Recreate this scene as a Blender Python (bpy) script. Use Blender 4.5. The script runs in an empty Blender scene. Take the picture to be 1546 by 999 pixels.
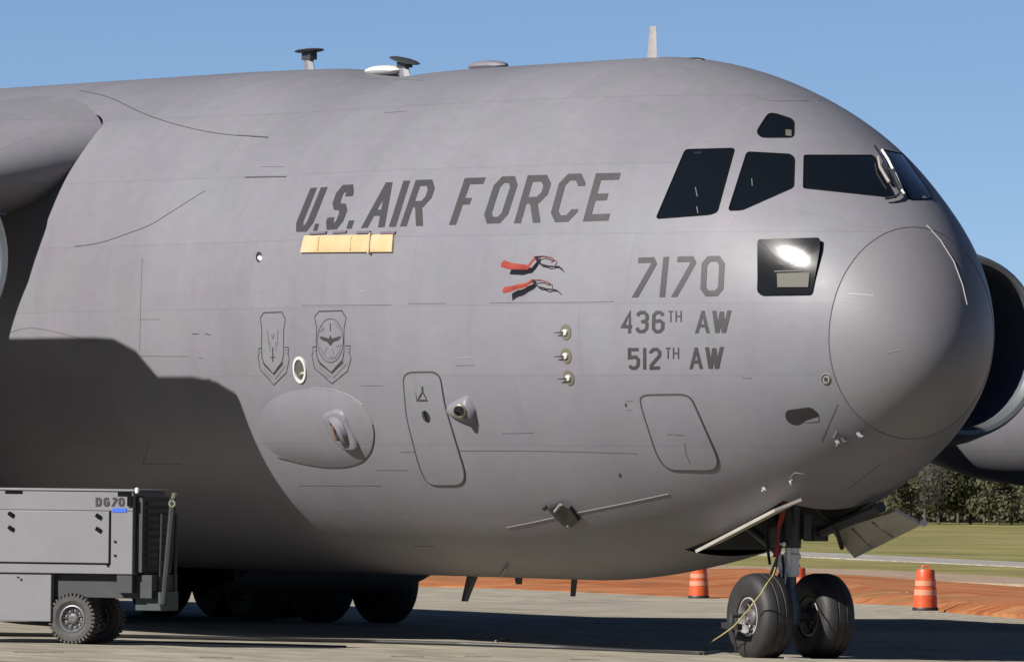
import bpy, bmesh, math, random
from mathutils import Vector, Matrix
from mathutils.bvhtree import BVHTree
random.seed(7)
scn = bpy.context.scene
COL = scn.collection
R = math.radians
sin, cos, pi = math.sin, math.cos, math.pi

# ------------------------------------------------------------------ camera
PHI = R(58); DIST = 110.0; FPX = 14080.0; CAM_H = 2.23; ROLL = 0.010
cam_loc = Vector((DIST*sin(PHI), -DIST*cos(PHI), CAM_H))
yaw = PHI + math.atan((1195-773)/FPX)
pit = math.atan((705-499.5)/FPX)
vh = Vector((-sin(yaw), cos(yaw), 0)); rh = Vector((cos(yaw), sin(yaw), 0)); UP = Vector((0, 0, 1))
FWD = vh*cos(pit) + UP*sin(pit)
u0 = UP*cos(pit) - vh*sin(pit)
RGT = rh*cos(ROLL) + u0*sin(ROLL)
UPV = u0*cos(ROLL) - rh*sin(ROLL)
cam = bpy.data.cameras.new('camera')
cam.sensor_width = 36.0; cam.lens = FPX/1546*36.0
cam.clip_start = 1.0; cam.clip_end = 20000
camo = bpy.data.objects.new('camera', cam); COL.objects.link(camo)
M = Matrix((RGT, UPV, -FWD)).transposed().to_4x4(); M.translation = cam_loc
camo.matrix_world = M
scn.camera = camo

# ------------------------------------------------------------------ light
SUN_AZ = R(6.5)       # from -Y towards +X
SUN_EL = R(33.0)
sun_dir = Vector((sin(SUN_AZ)*cos(SUN_EL), -cos(SUN_AZ)*cos(SUN_EL), sin(SUN_EL)))
w = bpy.data.worlds.new('World'); scn.world = w; w.use_nodes = True
nt = w.node_tree
sky = nt.nodes.new('ShaderNodeTexSky'); sky.sky_type = 'NISHITA'; sky.sun_disc = False
sky.sun_elevation = SUN_EL; sky.sun_rotation = math.atan2(sun_dir.x, sun_dir.y)
sky.altitude = 0; sky.air_density = 0.345; sky.dust_density = 0.0; sky.ozone_density = 3.2
bg = nt.nodes['Background']; bg.inputs['Strength'].default_value = 0.050
nt.links.new(sky.outputs[0], bg.inputs[0])
sl = bpy.data.lights.new('sun', 'SUN'); sl.energy = 5.0; sl.angle = R(0.53); sl.color = (1, 0.955, 0.90)
so = bpy.data.objects.new('sun', sl); COL.objects.link(so)
so.rotation_euler = sun_dir.to_track_quat('Z', 'Y').to_euler(); so.location = (0, 0, 60)
scn.view_settings.view_transform = 'Standard'; scn.view_settings.look = 'None'
scn.view_settings.gamma = 1; scn.view_settings.exposure = 0.8
scn.render.resolution_x = 1024; scn.render.resolution_y = 661

# ------------------------------------------------------------------ pixel <-> place
def ray(px, py):
    return (FWD*FPX + RGT*(px-773) + UPV*(499.5-py)).normalized()
def ground_z(x, y):
    q = Vector((x-cam_loc.x, y-cam_loc.y, 0)); d = q.dot(vh); l = q.dot(rh)
    cross = 0.0145*min(max(3.3-l, 0), 17)*min(max((190-d)/60, 0), 1)      # apron crossfall added so the cart clears the engine shadow
    return cross - 0.0124*min(max(d-145, 0), 55)
def on_ground(px, py):
    d = ray(px, py); lo = 60.0
    f = lambda t: (cam_loc.z+d.z*t) - ground_z(cam_loc.x+d.x*t, cam_loc.y+d.y*t)
    while f(lo+1) > 0 and lo < 3000: lo += 1
    hi = lo+1
    for _ in range(30):
        m = (lo+hi)/2
        if f(m) > 0: lo = m
        else: hi = m
    return cam_loc + d*lo
def on_plane(px, py, p0, n):
    d = ray(px, py)
    return cam_loc + d*((p0-cam_loc).dot(n)/d.dot(n))
def at_y(px, py, y): return on_plane(px, py, Vector((0, y, 0)), Vector((0, 1, 0)))

# ------------------------------------------------------------------ helpers
def tag(o, label=None, cat=None, group=None, kind=None):
    if label: o['label'] = label
    if cat: o['category'] = cat
    if group: o['group'] = group
    if kind: o['kind'] = kind
    return o
def empty(name, loc, label, cat, group=None, rz=0):
    o = bpy.data.objects.new(name, None); COL.objects.link(o)
    o.location = loc; o.rotation_euler = (0, 0, rz); o.empty_display_size = .3
    return tag(o, label, cat, group)
def link(name, me, mat=None, parent=None, smooth=35):
    if mat and not me.materials: me.materials.append(mat)
    if smooth is not None:
        for p in me.polygons: p.use_smooth = True
        me.set_sharp_from_angle(angle=R(smooth))
    o = bpy.data.objects.new(name, me); COL.objects.link(o)
    if parent: o.parent = parent
    return o
class MB:
    def __init__(s): s.v = []; s.f = []
    def vert(s, p): s.v.append(tuple(p)); return len(s.v)-1
    def grid(s, rows, closed=False, caps=False):
        idx = [[s.vert(p) for p in r] for r in rows]; n = len(rows[0])
        for i in range(len(rows)-1):
            for j in range(n if closed else n-1):
                k = (j+1) % n
                s.f.append((idx[i][j], idx[i][k], idx[i+1][k], idx[i+1][j]))
        if caps and closed:
            s.f.append(tuple(idx[0][::-1])); s.f.append(tuple(idx[-1]))
        return idx
    def box(s, c, h, m=None):
        cs = [Vector((c[0]+sx*h[0], c[1]+sy*h[1], c[2]+sz*h[2])) for sx in (-1, 1) for sy in (-1, 1) for sz in (-1, 1)]
        if m: cs = [m @ p for p in cs]
        s.hexa(cs)
    def hexa(s, cs):
        b = len(s.v); s.v += [tuple(p) for p in cs]
        for f in ((0, 1, 3, 2), (4, 6, 7, 5), (0, 4, 5, 1), (2, 3, 7, 6), (0, 2, 6, 4), (1, 5, 7, 3)):
            s.f.append(tuple(b+i for i in f))
    def tube(s, pts, rad, n=8, caps=True):
        pts = [Vector(p) for p in pts]
        rads = rad if isinstance(rad, (list, tuple)) else [rad]*len(pts)
        rows = []; prev = None
        for i, p in enumerate(pts):
            t = (pts[min(i+1, len(pts)-1)]-pts[max(i-1, 0)]).normalized()
            a = prev if prev else (Vector((0, 0, 1)) if abs(t.z) < .9 else Vector((1, 0, 0)))
            a = (a - t*a.dot(t)).normalized(); b = t.cross(a); prev = a
            rows.append([p + (a*cos(2*pi*k/n)+b*sin(2*pi*k/n))*rads[i] for k in range(n)])
        s.grid(rows, True, caps)
    def lathe(s, prof, o, axis, n=24, caps=False):
        axis = Vector(axis).normalized(); o = Vector(o)
        a = Vector((0, 0, 1)) if abs(axis.z) < .9 else Vector((1, 0, 0))
        a = (a-axis*a.dot(axis)).normalized(); b = axis.cross(a)
        s.grid([[o+axis*x+(a*cos(2*pi*k/n)+b*sin(2*pi*k/n))*r for k in range(n)] for x, r in prof], True, caps)
    def mesh(s, name):
        me = bpy.data.meshes.new(name); me.from_pydata(s.v, [], s.f); me.update()
        bm = bmesh.new(); bm.from_mesh(me); bmesh.ops.recalc_face_normals(bm, faces=bm.faces); bm.to_mesh(me); bm.free()
        return me
    def build(s, name, mat=None, parent=None, smooth=35): return link(name, s.mesh(name), mat, parent, smooth)

# ------------------------------------------------------------------ materials
MATS = {}
def mat(name, col, rough=.5, metal=0.0, spec=.5, var=0.0, scale=3.0, bump=0.0, bscale=40.0, col2=None, coat=0.0):
    col = tuple(c*.62 for c in col); col2 = tuple(c*.62 for c in col2) if col2 else None
    m = bpy.data.materials.new(name); m.use_nodes = True
    t = m.node_tree; b = t.nodes['Principled BSDF']
    b.inputs['Base Color'].default_value = (*col, 1); b.inputs['Roughness'].default_value = rough
    b.inputs['Metallic'].default_value = metal; b.inputs['Specular IOR Level'].default_value = spec
    if coat: b.inputs['Coat Weight'].default_value = coat
    if var or col2:
        tc = t.nodes.new('ShaderNodeTexCoord'); n = t.nodes.new('ShaderNodeTexNoise')
        n.inputs['Scale'].default_value = scale; n.inputs['Detail'].default_value = 6; n.inputs['Roughness'].default_value = .6
        t.links.new(tc.outputs['Object'], n.inputs['Vector'])
        cr = t.nodes.new('ShaderNodeValToRGB')
        c2 = col2 if col2 else [c*(1+var) for c in col]
        c1 = col if col2 else [c*(1-var) for c in col]
        cr.color_ramp.elements[0].position = .3; cr.color_ramp.elements[1].position = .7
        cr.color_ramp.elements[0].color = (*c1, 1); cr.color_ramp.elements[1].color = (*c2, 1)
        t.links.new(n.outputs['Fac'], cr.inputs[0]); t.links.new(cr.outputs[0], b.inputs['Base Color'])
    if bump:
        tc = t.nodes.new('ShaderNodeTexCoord'); n = t.nodes.new('ShaderNodeTexNoise')
        n.inputs['Scale'].default_value = bscale; n.inputs['Detail'].default_value = 5
        t.links.new(tc.outputs['Object'], n.inputs['Vector'])
        bp = t.nodes.new('ShaderNodeBump'); bp.inputs['Strength'].default_value = bump; bp.inputs['Distance'].default_value = .02
        t.links.new(n.outputs['Fac'], bp.inputs['Height']); t.links.new(bp.outputs[0], b.inputs['Normal'])
    MATS[name] = m
    return m
def paint_mat():
    m = bpy.data.materials.new('aircraft_grey_paint'); m.use_nodes = True; t = m.node_tree
    b = t.nodes['Principled BSDF']; b.inputs['Roughness'].default_value = .46; b.inputs['Specular IOR Level'].default_value = .30
    tc = t.nodes.new('ShaderNodeTexCoord')
    def noise(scale, sx=1, sy=1, sz=1, det=5):
        mp = t.nodes.new('ShaderNodeMapping'); mp.inputs['Scale'].default_value = (sx, sy, sz)
        t.links.new(tc.outputs['Object'], mp.inputs['Vector'])
        n = t.nodes.new('ShaderNodeTexNoise'); n.inputs['Scale'].default_value = scale; n.inputs['Detail'].default_value = det
        n.inputs['Roughness'].default_value = .62; t.links.new(mp.outputs[0], n.inputs['Vector']); return n
    big = noise(.45); streak = noise(1.1, 1.6, 1.6, .22); fine = noise(9, .5, 1, 1)
    r1 = t.nodes.new('ShaderNodeValToRGB')
    e = r1.color_ramp.elements; e[0].position = .32; e[1].position = .68
    e[0].color = (.146, .143, .158, 1); e[1].color = (.164, .161, .176, 1)
    t.links.new(big.outputs['Fac'], r1.inputs[0])
    def mul(a, n, lo, hi, p0=.3, p1=.7):
        cr = t.nodes.new('ShaderNodeValToRGB'); q = cr.color_ramp.elements
        q[0].position = p0; q[1].position = p1; q[0].color = (lo,)*3+(1,); q[1].color = (hi,)*3+(1,)
        t.links.new(n.outputs['Fac'], cr.inputs[0])
        mx = t.nodes.new('ShaderNodeMix'); mx.data_type = 'RGBA'; mx.blend_type = 'MULTIPLY'; mx.inputs[0].default_value = 1
        t.links.new(a, mx.inputs[6]); t.links.new(cr.outputs[0], mx.inputs[7]); return mx.outputs[2]
    c = mul(r1.outputs[0], streak, .945, 1.025); c = mul(c, fine, .965, 1.02)
    blot = noise(1.7, 1, 1, 1, 3); hr = t.nodes.new('ShaderNodeValToRGB'); q = hr.color_ramp.elements
    q[0].position = .38; q[1].position = .62; q[0].color = (1.02, .988, 1.022, 1); q[1].color = (.98, 1.01, .992, 1)
    t.links.new(blot.outputs['Fac'], hr.inputs[0]); hm = t.nodes.new('ShaderNodeMix'); hm.data_type = 'RGBA'; hm.blend_type = 'MULTIPLY'; hm.inputs[0].default_value = 1
    t.links.new(c, hm.inputs[6]); t.links.new(hr.outputs[0], hm.inputs[7]); c = hm.outputs[2]
    spot = noise(3.2, .6, 1, 2.2, 4); c = mul(c, spot, .93, 1.0, .26, .36)
    sx = t.nodes.new('ShaderNodeSeparateXYZ'); t.links.new(tc.outputs['Object'], sx.inputs[0])
    cx = t.nodes.new('ShaderNodeCombineXYZ'); t.links.new(sx.outputs[0], cx.inputs[0]); t.links.new(sx.outputs[2], cx.inputs[1])
    bk = t.nodes.new('ShaderNodeTexBrick'); t.links.new(cx.outputs[0], bk.inputs['Vector'])
    bk.offset = .37; bk.inputs['Scale'].default_value = 1.0; bk.inputs['Brick Width'].default_value = 1.9; bk.inputs['Row Height'].default_value = .83
    bk.inputs['Mortar Size'].default_value = .004; bk.inputs['Mortar Smooth'].default_value = .3
    bk.inputs['Color1'].default_value = (.965, .965, .968, 1); bk.inputs['Color2'].default_value = (1.03, 1.028, 1.03, 1); bk.inputs['Mortar'].default_value = (.80, .80, .80, 1)
    mp_ = t.nodes.new('ShaderNodeMix'); mp_.data_type = 'RGBA'; mp_.blend_type = 'MULTIPLY'; mp_.inputs[0].default_value = 1
    t.links.new(c, mp_.inputs[6]); t.links.new(bk.outputs['Color'], mp_.inputs[7]); c = mp_.outputs[2]
    t.links.new(c, b.inputs['Base Color'])
    rr = t.nodes.new('ShaderNodeMapRange'); rr.inputs['To Min'].default_value = .40; rr.inputs['To Max'].default_value = .55
    t.links.new(fine.outputs['Fac'], rr.inputs['Value']); t.links.new(rr.outputs[0], b.inputs['Roughness'])
    wav = noise(.9, 1, 1, 1, 2)
    bp = t.nodes.new('ShaderNodeBump'); bp.inputs['Strength'].default_value = .18; bp.inputs['Distance'].default_value = .05
    t.links.new(wav.outputs['Fac'], bp.inputs['Height']); t.links.new(bp.outputs[0], b.inputs['Normal'])
    return m
PAINT = paint_mat()
RADOME = mat('radome_paint', (.24, .229, .243), .5, var=.05, scale=1.2)
DARK = mat('dark_marking_paint', (.042, .040, .043), .6, var=.12, scale=14)
LINE = mat('dark_seam_line', (.06, .055, .06), .6)
SEAM = mat('faint_seam_line', (.135, .128, .135), .6)
DOORP = mat('gear_door_paint', (.52, .49, .44), .5, var=.12, scale=5)
TRIM = mat('pale_trim', (.36, .34, .345), .5)
LITE = mat('pale_scratch', (.55, .53, .5), .5)
GLASS = mat('dark_cockpit_glass', (.006, .008, .010), .06, spec=.5, coat=.3)
GLASS2 = mat('rough_lower_glass', (.012, .013, .014), .15, spec=.2)  # rougher than the other panes, to spread the sun's glint
GASKET = mat('black_gasket', (.006, .006, .007), .9, spec=.1)
CHROME = mat('polished_steel', (.62, .62, .62), .22, metal=1)
LIPM = mat('inlet_lip_metal', (.42, .44, .46), .32, metal=.75, var=.08, scale=4)
GEARW = mat('brightened_gear_white', (.95, .95, .93), .4, var=.1, scale=9)  # white raised in place of sunlight that never reaches the strut collar
GEARD = mat('dark_gear_steel', (.05, .052, .056), .5, var=.2, scale=9)
BLUEST = mat('blue_grey_steel', (.10, .14, .20), .4, var=.12, scale=9)
RUBBER = mat('tyre_rubber', (.022, .020, .020), .62, var=.35, scale=6, bump=.25, bscale=60)
RIM = mat('wheel_rim_paint', (.40, .37, .36), .4, var=.15, scale=10)
HUBD = mat('dark_hub', (.11, .10, .10), .5, var=.3, scale=20)
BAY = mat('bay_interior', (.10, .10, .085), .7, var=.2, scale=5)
BLACK2 = mat('scoop_black', (.025, .022, .026), .55)
BLACK = mat('matt_black', (.012, .012, .013), .7)
WHITE = mat('white_paint', (.78, .77, .74), .45)
BRASS = mat('pale_brass', (.30, .28, .20), .35, metal=.5)
COPPER = mat('copper_metal', (.55, .33, .25), .25, metal=.8)  # coppery metal of the turret window
YEL = mat('tan_yellow_cloth', (.60, .43, .20), .85, col2=(.68, .54, .34), scale=2.2, bump=.3, bscale=8)
REDC = mat('red_ribbon_cloth', (.26, .025, .016), .85, col2=(.40, .055, .028), scale=7)
CARTP = mat('cart_grey_paint', (.215, .21, .222), .5, var=.07, scale=2.5)
CARTD = mat('cart_dark_parts', (.03, .032, .035), .6, var=.25, scale=6)
CARTG = mat('cart_green_frame', (.035, .055, .05), .55, var=.2, scale=6)
BLUEL = mat('blue_label', (.02, .13, .75), .5)
INK = mat('black_lettering', (.015, .014, .015), .6)
ORANGE = mat('orange_plastic', (.72, .10, .02), .45, var=.12, scale=8)
REFL = mat('orange_white_tape', (.80, .33, .20), .4)
HOSE = mat('black_hose_rubber', (.015, .015, .016), .55)
ROPE = mat('yellow_rope', (.48, .42, .16), .7)
WOODM = mat('pale_stake_wood', (.55, .45, .28), .8)
SHADE = mat('olive_sunshade', (.13, .125, .10), .7)

# ------------------------------------------------------------------ the aircraft skin
XT, ZN, LT, AT, BT, LB, AB, BB, LW, AW, BW, ZTOP, ZBOT = 3.327, 3.688, 6.121, 1.626, 1.86, 7.603, 1.584, 1.975, 8.877, 1.622, 2.007, 7.188, 0.865
def gg(s, L, a, b):
    q = min(max(s/L, 0), 1); return (1-(1-q)**a)**(1/b)
def sm(a, b, x):
    t = min(max((x-a)/(b-a), 0), 1); return t*t*(3-2*t)
def skin_section(x):
    s = XT-x
    zm = (ZTOP+ZBOT)/2
    zt = ZN+(ZTOP-ZN)*gg(s, LT, AT, BT); zb = ZN+(ZBOT-ZN)*gg(s, LB, AB, BB)
    k = gg(s, LW, AW, BW)
    zt -= .055*math.exp(-((x-1.45)/.7)**2)      # flatter windscreen
    zt += .10*sm(-9.2, -10.8, x) - .05*math.exp(-((x+9.0)/1.0)**2)
    return zt, zb, (ZTOP-ZBOT)/2*k, ZN+(zm-ZN)*k
def skin_point(x, th):
    zt, zb, wd, zc = skin_section(x)
    c, s = cos(th), sin(th)
    z = zc+(zt-zc)*s if s >= 0 else zc+(zc-zb)*s
    y = wd*c
    # wing root fairing bulge on the upper flanks
    f = sm(-8.6, -13.5, x)*math.exp(-((abs(s)-.72)/.28)**2) if s > 0 else 0
    if f > 0:
        y += .22*f*c/max(abs(c), .2); z += .10*f
    return Vector((x, y, z))
NT = 144
xs = [XT-(i/70)**2*(XT+9) for i in range(71)] + [-9-.35*i for i in range(1, 75)]
rows = []
for i, x in enumerate(xs):
    xx = x if i else XT-1e-4
    rows.append([skin_point(xx, 2*pi*k/NT) for k in range(NT)])
mb = MB(); mb.grid(rows, True, True)
skin_me = mb.mesh('fuselage')
_bm = bmesh.new(); _bm.from_mesh(skin_me); BVH = BVHTree.FromBMesh(_bm); _bm.free()
def skin(px, py):
    d = ray(px, py); h = BVH.ray_cast(cam_loc, d)
    if h[0] is None:
        h = BVH.find_nearest(at_y(px, py, 0))
        n = h[1] if h[1].dot(d) < 0 else -h[1]
        return h[0], n
    n = h[1] if h[1].dot(d) < 0 else -h[1]
    return h[0], n
plane = empty('cargo_aircraft', (0, 0, 0), 'huge grey four-engined military transport aircraft parked nose to the right on the apron', 'aircraft')

def frame(px, py, spin=0):
    """matrix standing on the skin: z outwards, x towards the nose"""
    p, n = skin(px, py)
    a = Vector((1, 0, 0)); a = (a-n*a.dot(n)).normalized(); b = n.cross(a)
    m = Matrix((a, b, n)).transposed().to_4x4() @ Matrix.Rotation(spin, 4, 'Z'); m.translation = p
    return m
def resample(pts, step, closed=True):
    out = []; n = len(pts)
    for i in range(n if closed else n-1):
        a = Vector(pts[i]); b = Vector(pts[(i+1) % n]); k = max(1, int((b-a).length/step))
        for j in range(k): out.append(a.lerp(b, j/k))
    if not closed: out.append(Vector(pts[-1]))
    return out
def rounded(pts, r, closed=True, n=5):
    out = []; N = len(pts)
    for i in range(N):
        p = Vector(pts[i]); a = Vector(pts[i-1]); b = Vector(pts[(i+1) % N])
        if not closed and i in (0, N-1): out.append(p); continue
        da = min(r, (a-p).length*.45); db = min(r, (b-p).length*.45)
        p0 = p+(a-p).normalized()*da; p1 = p+(b-p).normalized()*db
        for k in range(n+1):
            t = k/n; out.append(p0*(1-t)**2+p*2*t*(1-t)+p1*t*t)
    return out
SPEC = []
def patch(name, pts, m, parent, lift=.006, thick=.02, rings=5, dome=0, dpow=2, step=8, smooth=40, tilt=0):
    """a plate that follows the skin inside an outline"""
    pts = resample([Vector(p) for p in pts], step)
    c = sum(pts, Vector((0, 0)))/len(pts)
    b = MB(); rws = []
    def put(q, h): p, n = skin(q.x, q.y); return p+n*(h+(tilt*(c.y-q.y) if h > 0 else 0))
    rws.append([put(q, -thick) for q in pts])
    for k in range(rings, 0, -1):
        t = k/rings
        rws.append([put(c.lerp(q, t), lift+dome*(1-t**dpow)) for q in pts])
    idx = b.grid(rws, True)
    o = b.vert(put(c, lift+dome)); last = idx[-1]
    for j in range(len(last)): b.f.append((last[j], last[(j+1) % len(last)], o))
    return b.build(name, m, parent, smooth)
def ribbon(name, pts, wd, m, parent, lift=.005, closed=True, step=6, thick=.012):
    """a narrow raised strip lying on the skin along a path"""
    pts = resample([Vector(p) for p in pts], step, closed); N = len(pts)
    P = [skin(p.x, p.y) for p in pts]; rws = []
    for i in range(N):
        p, n = P[i]
        a = P[i-1][0] if (closed or i) else p
        c = P[(i+1) % N][0] if (closed or i < N-1) else p
        t = (c-a)
        t = (t-n*t.dot(n)).normalized() if t.length > 1e-6 else Vector((1, 0, 0))
        s = n.cross(t)*wd/2
        rws.append([p-s-n*thick, p-s+n*lift, p+s+n*lift, p+s-n*thick])
    if closed: rws.append(rws[0])
    b = MB(); b.grid(rws)
    return b.build(name, m, parent, 30)

# radome: everything ahead of the tilted seam plane
seam_px = [(1286, 358), (1334, 344), (1398, 338), (1258, 440), (1255, 488), (1264, 548), (1290, 604), (1314, 636), (1342, 668), (1390, 680)]
S = [skin(*p)[0] for p in seam_px]
import numpy as np
A_ = np.array([[1, p.z] for p in S]); x_ = np.array([p.x for p in S])
sa, sb = np.linalg.lstsq(A_, x_, rcond=None)[0]
print('seam plane', sa, sb, [round(p.x-sa-sb*p.z, 3) for p in S])
pn = Vector((1, 0, -sb)).normalized(); pp = Vector((sa+.05, 0, 0))
def cut_mesh(src, inner):
    bm = bmesh.new(); bm.from_mesh(src)
    bmesh.ops.bisect_plane(bm, geom=bm.verts[:]+bm.edges[:]+bm.faces[:], plane_co=pp, plane_no=pn, clear_outer=not inner, clear_inner=inner)
    edge = [v.co.copy() for v in bm.verts if any(e.is_boundary for e in v.link_edges) and abs((v.co-pp).dot(pn)) < 1e-3]
    if not inner:   # nose gear bay opening
        for co, no in (((0, -.62, 0), (0, 1, 0)), ((0, .62, 0), (0, 1, 0)), ((-1.35, 0, 0), (1, 0, 0)), ((.85, 0, 0), (1, 0, 0))):
            fs = [f for f in bm.faces if f.calc_center_median().z < 2.2 and -2.2 < f.calc_center_median().x < 2]
            g = set(fs)
            for f in fs: g.update(f.verts); g.update(f.edges)
            bmesh.ops.bisect_plane(bm, geom=list(g), plane_co=co, plane_no=no)
        fs = [f for f in bm.faces if f.calc_center_median().z < 2.2 and -1.35 < f.calc_center_median().x < .85 and abs(f.calc_center_median().y) < .62]
        bmesh.ops.delete(bm, geom=fs, context='FACES')
    me = bpy.data.meshes.new('m'); bm.to_mesh(me); bm.free()
    return me, edge
fme, edge = cut_mesh(skin_me, False)
fuselage = link('fuselage', fme, PAINT, plane, 50)
rme, _ = cut_mesh(skin_me, True)
radome = link('radome', rme, RADOME, plane, 50)
cz = sum((p.z for p in edge))/len(edge)
edge.sort(key=lambda p: math.atan2(p.z-cz, p.y))
b = MB(); b.tube([p*1.0 for p in edge]+[edge[0]], .0065, 6, False); b.build('radome_seam', SEAM, radome)
# gear bay box
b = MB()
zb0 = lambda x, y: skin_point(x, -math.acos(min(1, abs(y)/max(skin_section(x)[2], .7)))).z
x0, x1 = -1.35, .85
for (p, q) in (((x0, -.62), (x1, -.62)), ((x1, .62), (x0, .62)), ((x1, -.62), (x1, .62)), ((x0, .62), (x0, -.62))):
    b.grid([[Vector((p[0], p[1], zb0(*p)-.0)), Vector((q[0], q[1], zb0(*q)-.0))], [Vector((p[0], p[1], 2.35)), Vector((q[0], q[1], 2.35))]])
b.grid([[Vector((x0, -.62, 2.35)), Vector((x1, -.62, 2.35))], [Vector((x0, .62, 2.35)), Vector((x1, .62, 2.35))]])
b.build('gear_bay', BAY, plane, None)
print('belly', [(x, round(skin_section(x)[1], 2)) for x in (-3, -2, -1, 0, 1, 2)])

# ------------------------------------------------------------------ lettering (strokes on the skin)
c_ = .2
G = {
 'O': [([(c_*1.2, 0), (1-c_*1.2, 0), (1, c_*.8), (1, 1-c_*.8), (1-c_*1.2, 1), (c_*1.2, 1), (0, 1-c_*.8), (0, c_*.8)], 1)],
 'U': [([(0, 1), (0, .17), (.24, 0), (.76, 0), (1, .17), (1, 1)], 0)],
 'S': [([(0, .24), (0, .15), (.24, 0), (.76, 0), (1, .15), (1, .38), (.76, .5), (.24, .52), (0, .64), (0, .85), (.24, 1), (.76, 1), (1, .85), (1, .78)], 0)],
 'A': [([(0, 0), (.46, 1), (.54, 1), (1, 0)], 0), ([(.24, .3), (.76, .3)], 0)],
 'I': [([(.5, 0), (.5, 1)], 0)],
 'R': [([(0, 0), (0, 1), (.74, 1), (1, .84), (1, .64), (.74, .47), (.1, .47)], 0), ([(.52, .45), (.95, 0)], 0)],
 'F': [([(0, 0), (0, 1), (1, 1)], 0), ([(.12, .5), (.62, .5)], 0)],
 'E': [([(1, 0), (0, 0), (0, 1), (1, 1)], 0), ([(.12, .5), (.68, .5)], 0)],
 'C': [([(1, .22), (1, .17), (.74, 0), (.26, 0), (0, .17), (0, .83), (.26, 1), (.74, 1), (1, .83), (1, .78)], 0)],
 '7': [([(0, 1), (.86, 1), (1, .88), (.14, 0)], 0)],
 '4': [([(.78, 0), (.78, 1), (.0, .28), (1.05, .26)], 0)],
 '3': [([(0, .2), (.1, .06), (.3, 0), (.7, 0), (1, .16), (1, .42), (.8, .52), (.4, .52)], 0), ([(.8, .55), (1, .64), (1, .84), (.7, 1), (.3, 1), (.08, .94), (0, .82)], 0)],
 '6': [([(.98, .82), (.9, .93), (.7, 1), (.3, 1), (0, .84), (0, .15), (.3, 0), (.7, 0), (1, .15), (1, .44), (.7, .56), (.1, .54)], 0)],
 '5': [([(1, 1), (0, 1), (0, .56), (.7, .6), (1, .45), (1, .15), (.7, 0), (.3, 0), (0, .13)], 0)],
 '2': [([(0, .8), (0, .86), (.28, 1), (.72, 1), (1, .86), (1, .66), (0, .14), (0, 0), (1, 0)], 0)],
 'T': [([(0, 1), (1, 1)], 0), ([(.5, .93), (.5, 0)], 0)],
 'H': [([(0, 0), (0, 1)], 0), ([(1, 0), (1, 1)], 0), ([(.08, .5), (.92, .5)], 0)],
 'W': [([(0, 1), (.22, 0), (.30, 0), (.48, .95), (.52, .95), (.70, 0), (.78, 0), (1, 1)], 0)],
 'D': [([(0, 0), (0, 1), (.7, 1), (1, .82), (1, .18), (.7, 0)], 1)],
 'G': [([(1, .8), (.75, 1), (.25, 1), (0, .84), (0, .16), (.25, 0), (.75, 0), (1, .16), (1, .45), (.55, .45)], 0)],
 '.': [([(.5, 0), (.5, 1)], 0)],
}
G['0'] = G['O']; G['1'] = G['I']
def glyph_quads(ch, asp, sw):
    """quads in the unit box; asp = width/height, sw = stroke / height"""
    out = []
    ix, iy = sw/2/asp, sw/2
    for pl, closed in G[ch]:
        P = []
        for x, y in pl:
            if ch in 'I1.': X = .5
            else: X = ix+x*(1-2*ix)
            # bars that end on the box edge keep the full height
            Y = iy+y*(1-2*iy)
            P.append(Vector((X*asp, Y)))
        if not closed:
            for e, q in ((0, 1), (-1, -2)):
                yy = pl[e][1]
                if yy in (0, 1) and abs(P[e].y-P[q].y) > .2:
                    d = (P[e]-P[q]).normalized(); P[e] = P[e]+d*(iy/abs(d.y))
        N = len(P); L = []
        for i in range(N):
            a = P[i]-P[i-1] if (closed or i) else P[1]-P[0]
            c = P[(i+1) % N]-P[i] if (closed or i < N-1) else P[-1]-P[-2]
            a.normalize(); c.normalize()
            na = Vector((-a.y, a.x)); nc = Vector((-c.y, c.x)); mt = na+nc
            if mt.length < .05: mt = na
            mt.normalize(); k = 1/max(mt.dot(na), .55)
            hw = sw/2 if ch not in '.' else asp/2
            o = mt*hw*k
            if not closed and i in (0, N-1) and pl[i][1] in (0, 1) and abs(a.y) > .3:
                o = Vector((hw/abs(a.y), 0))*(1 if na.x > 0 else -1)
            L.append((P[i]+o, P[i]-o))
        for i in range(N if closed else N-1):
            k = (i+1) % N
            q = [L[i][0], L[k][0], L[k][1], L[i][1]]
            out.append([Vector((v.x/asp, v.y)) for v in q])
    return out
def bil(q, u, v):
    bl, br, tr, tl = q
    return (bl*(1-u)+br*u)*(1-v)+(tl*(1-u)+tr*u)*v
def letter(ch, quad, sw, put, name='letter', m=None, parent=None, lift=.004, n=5):
    q = [Vector(p) for p in quad]
    hgt = ((q[3]+q[2])/2-(q[0]+q[1])/2).length; asp = (q[1]-q[0]).length/hgt
    b = MB()
    for k, (A, B, C, D_) in enumerate(glyph_quads(ch, asp, sw)):
        rows = []
        for i in range(n+1):
            l = A.lerp(B, i/n); r_ = D_.lerp(C, i/n); row = []
            for j in range(3):
                uv = l.lerp(r_, j/2); pix = bil(q, uv.x, uv.y)
                row.append(put(pix.x, pix.y, lift+.0002*k))
            rows.append(row)
        b.grid(rows)
    return b.build(name, m, parent, None)
def put_skin(x, y, h):
    p, n = skin(x, y); return p+n*h
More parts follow.
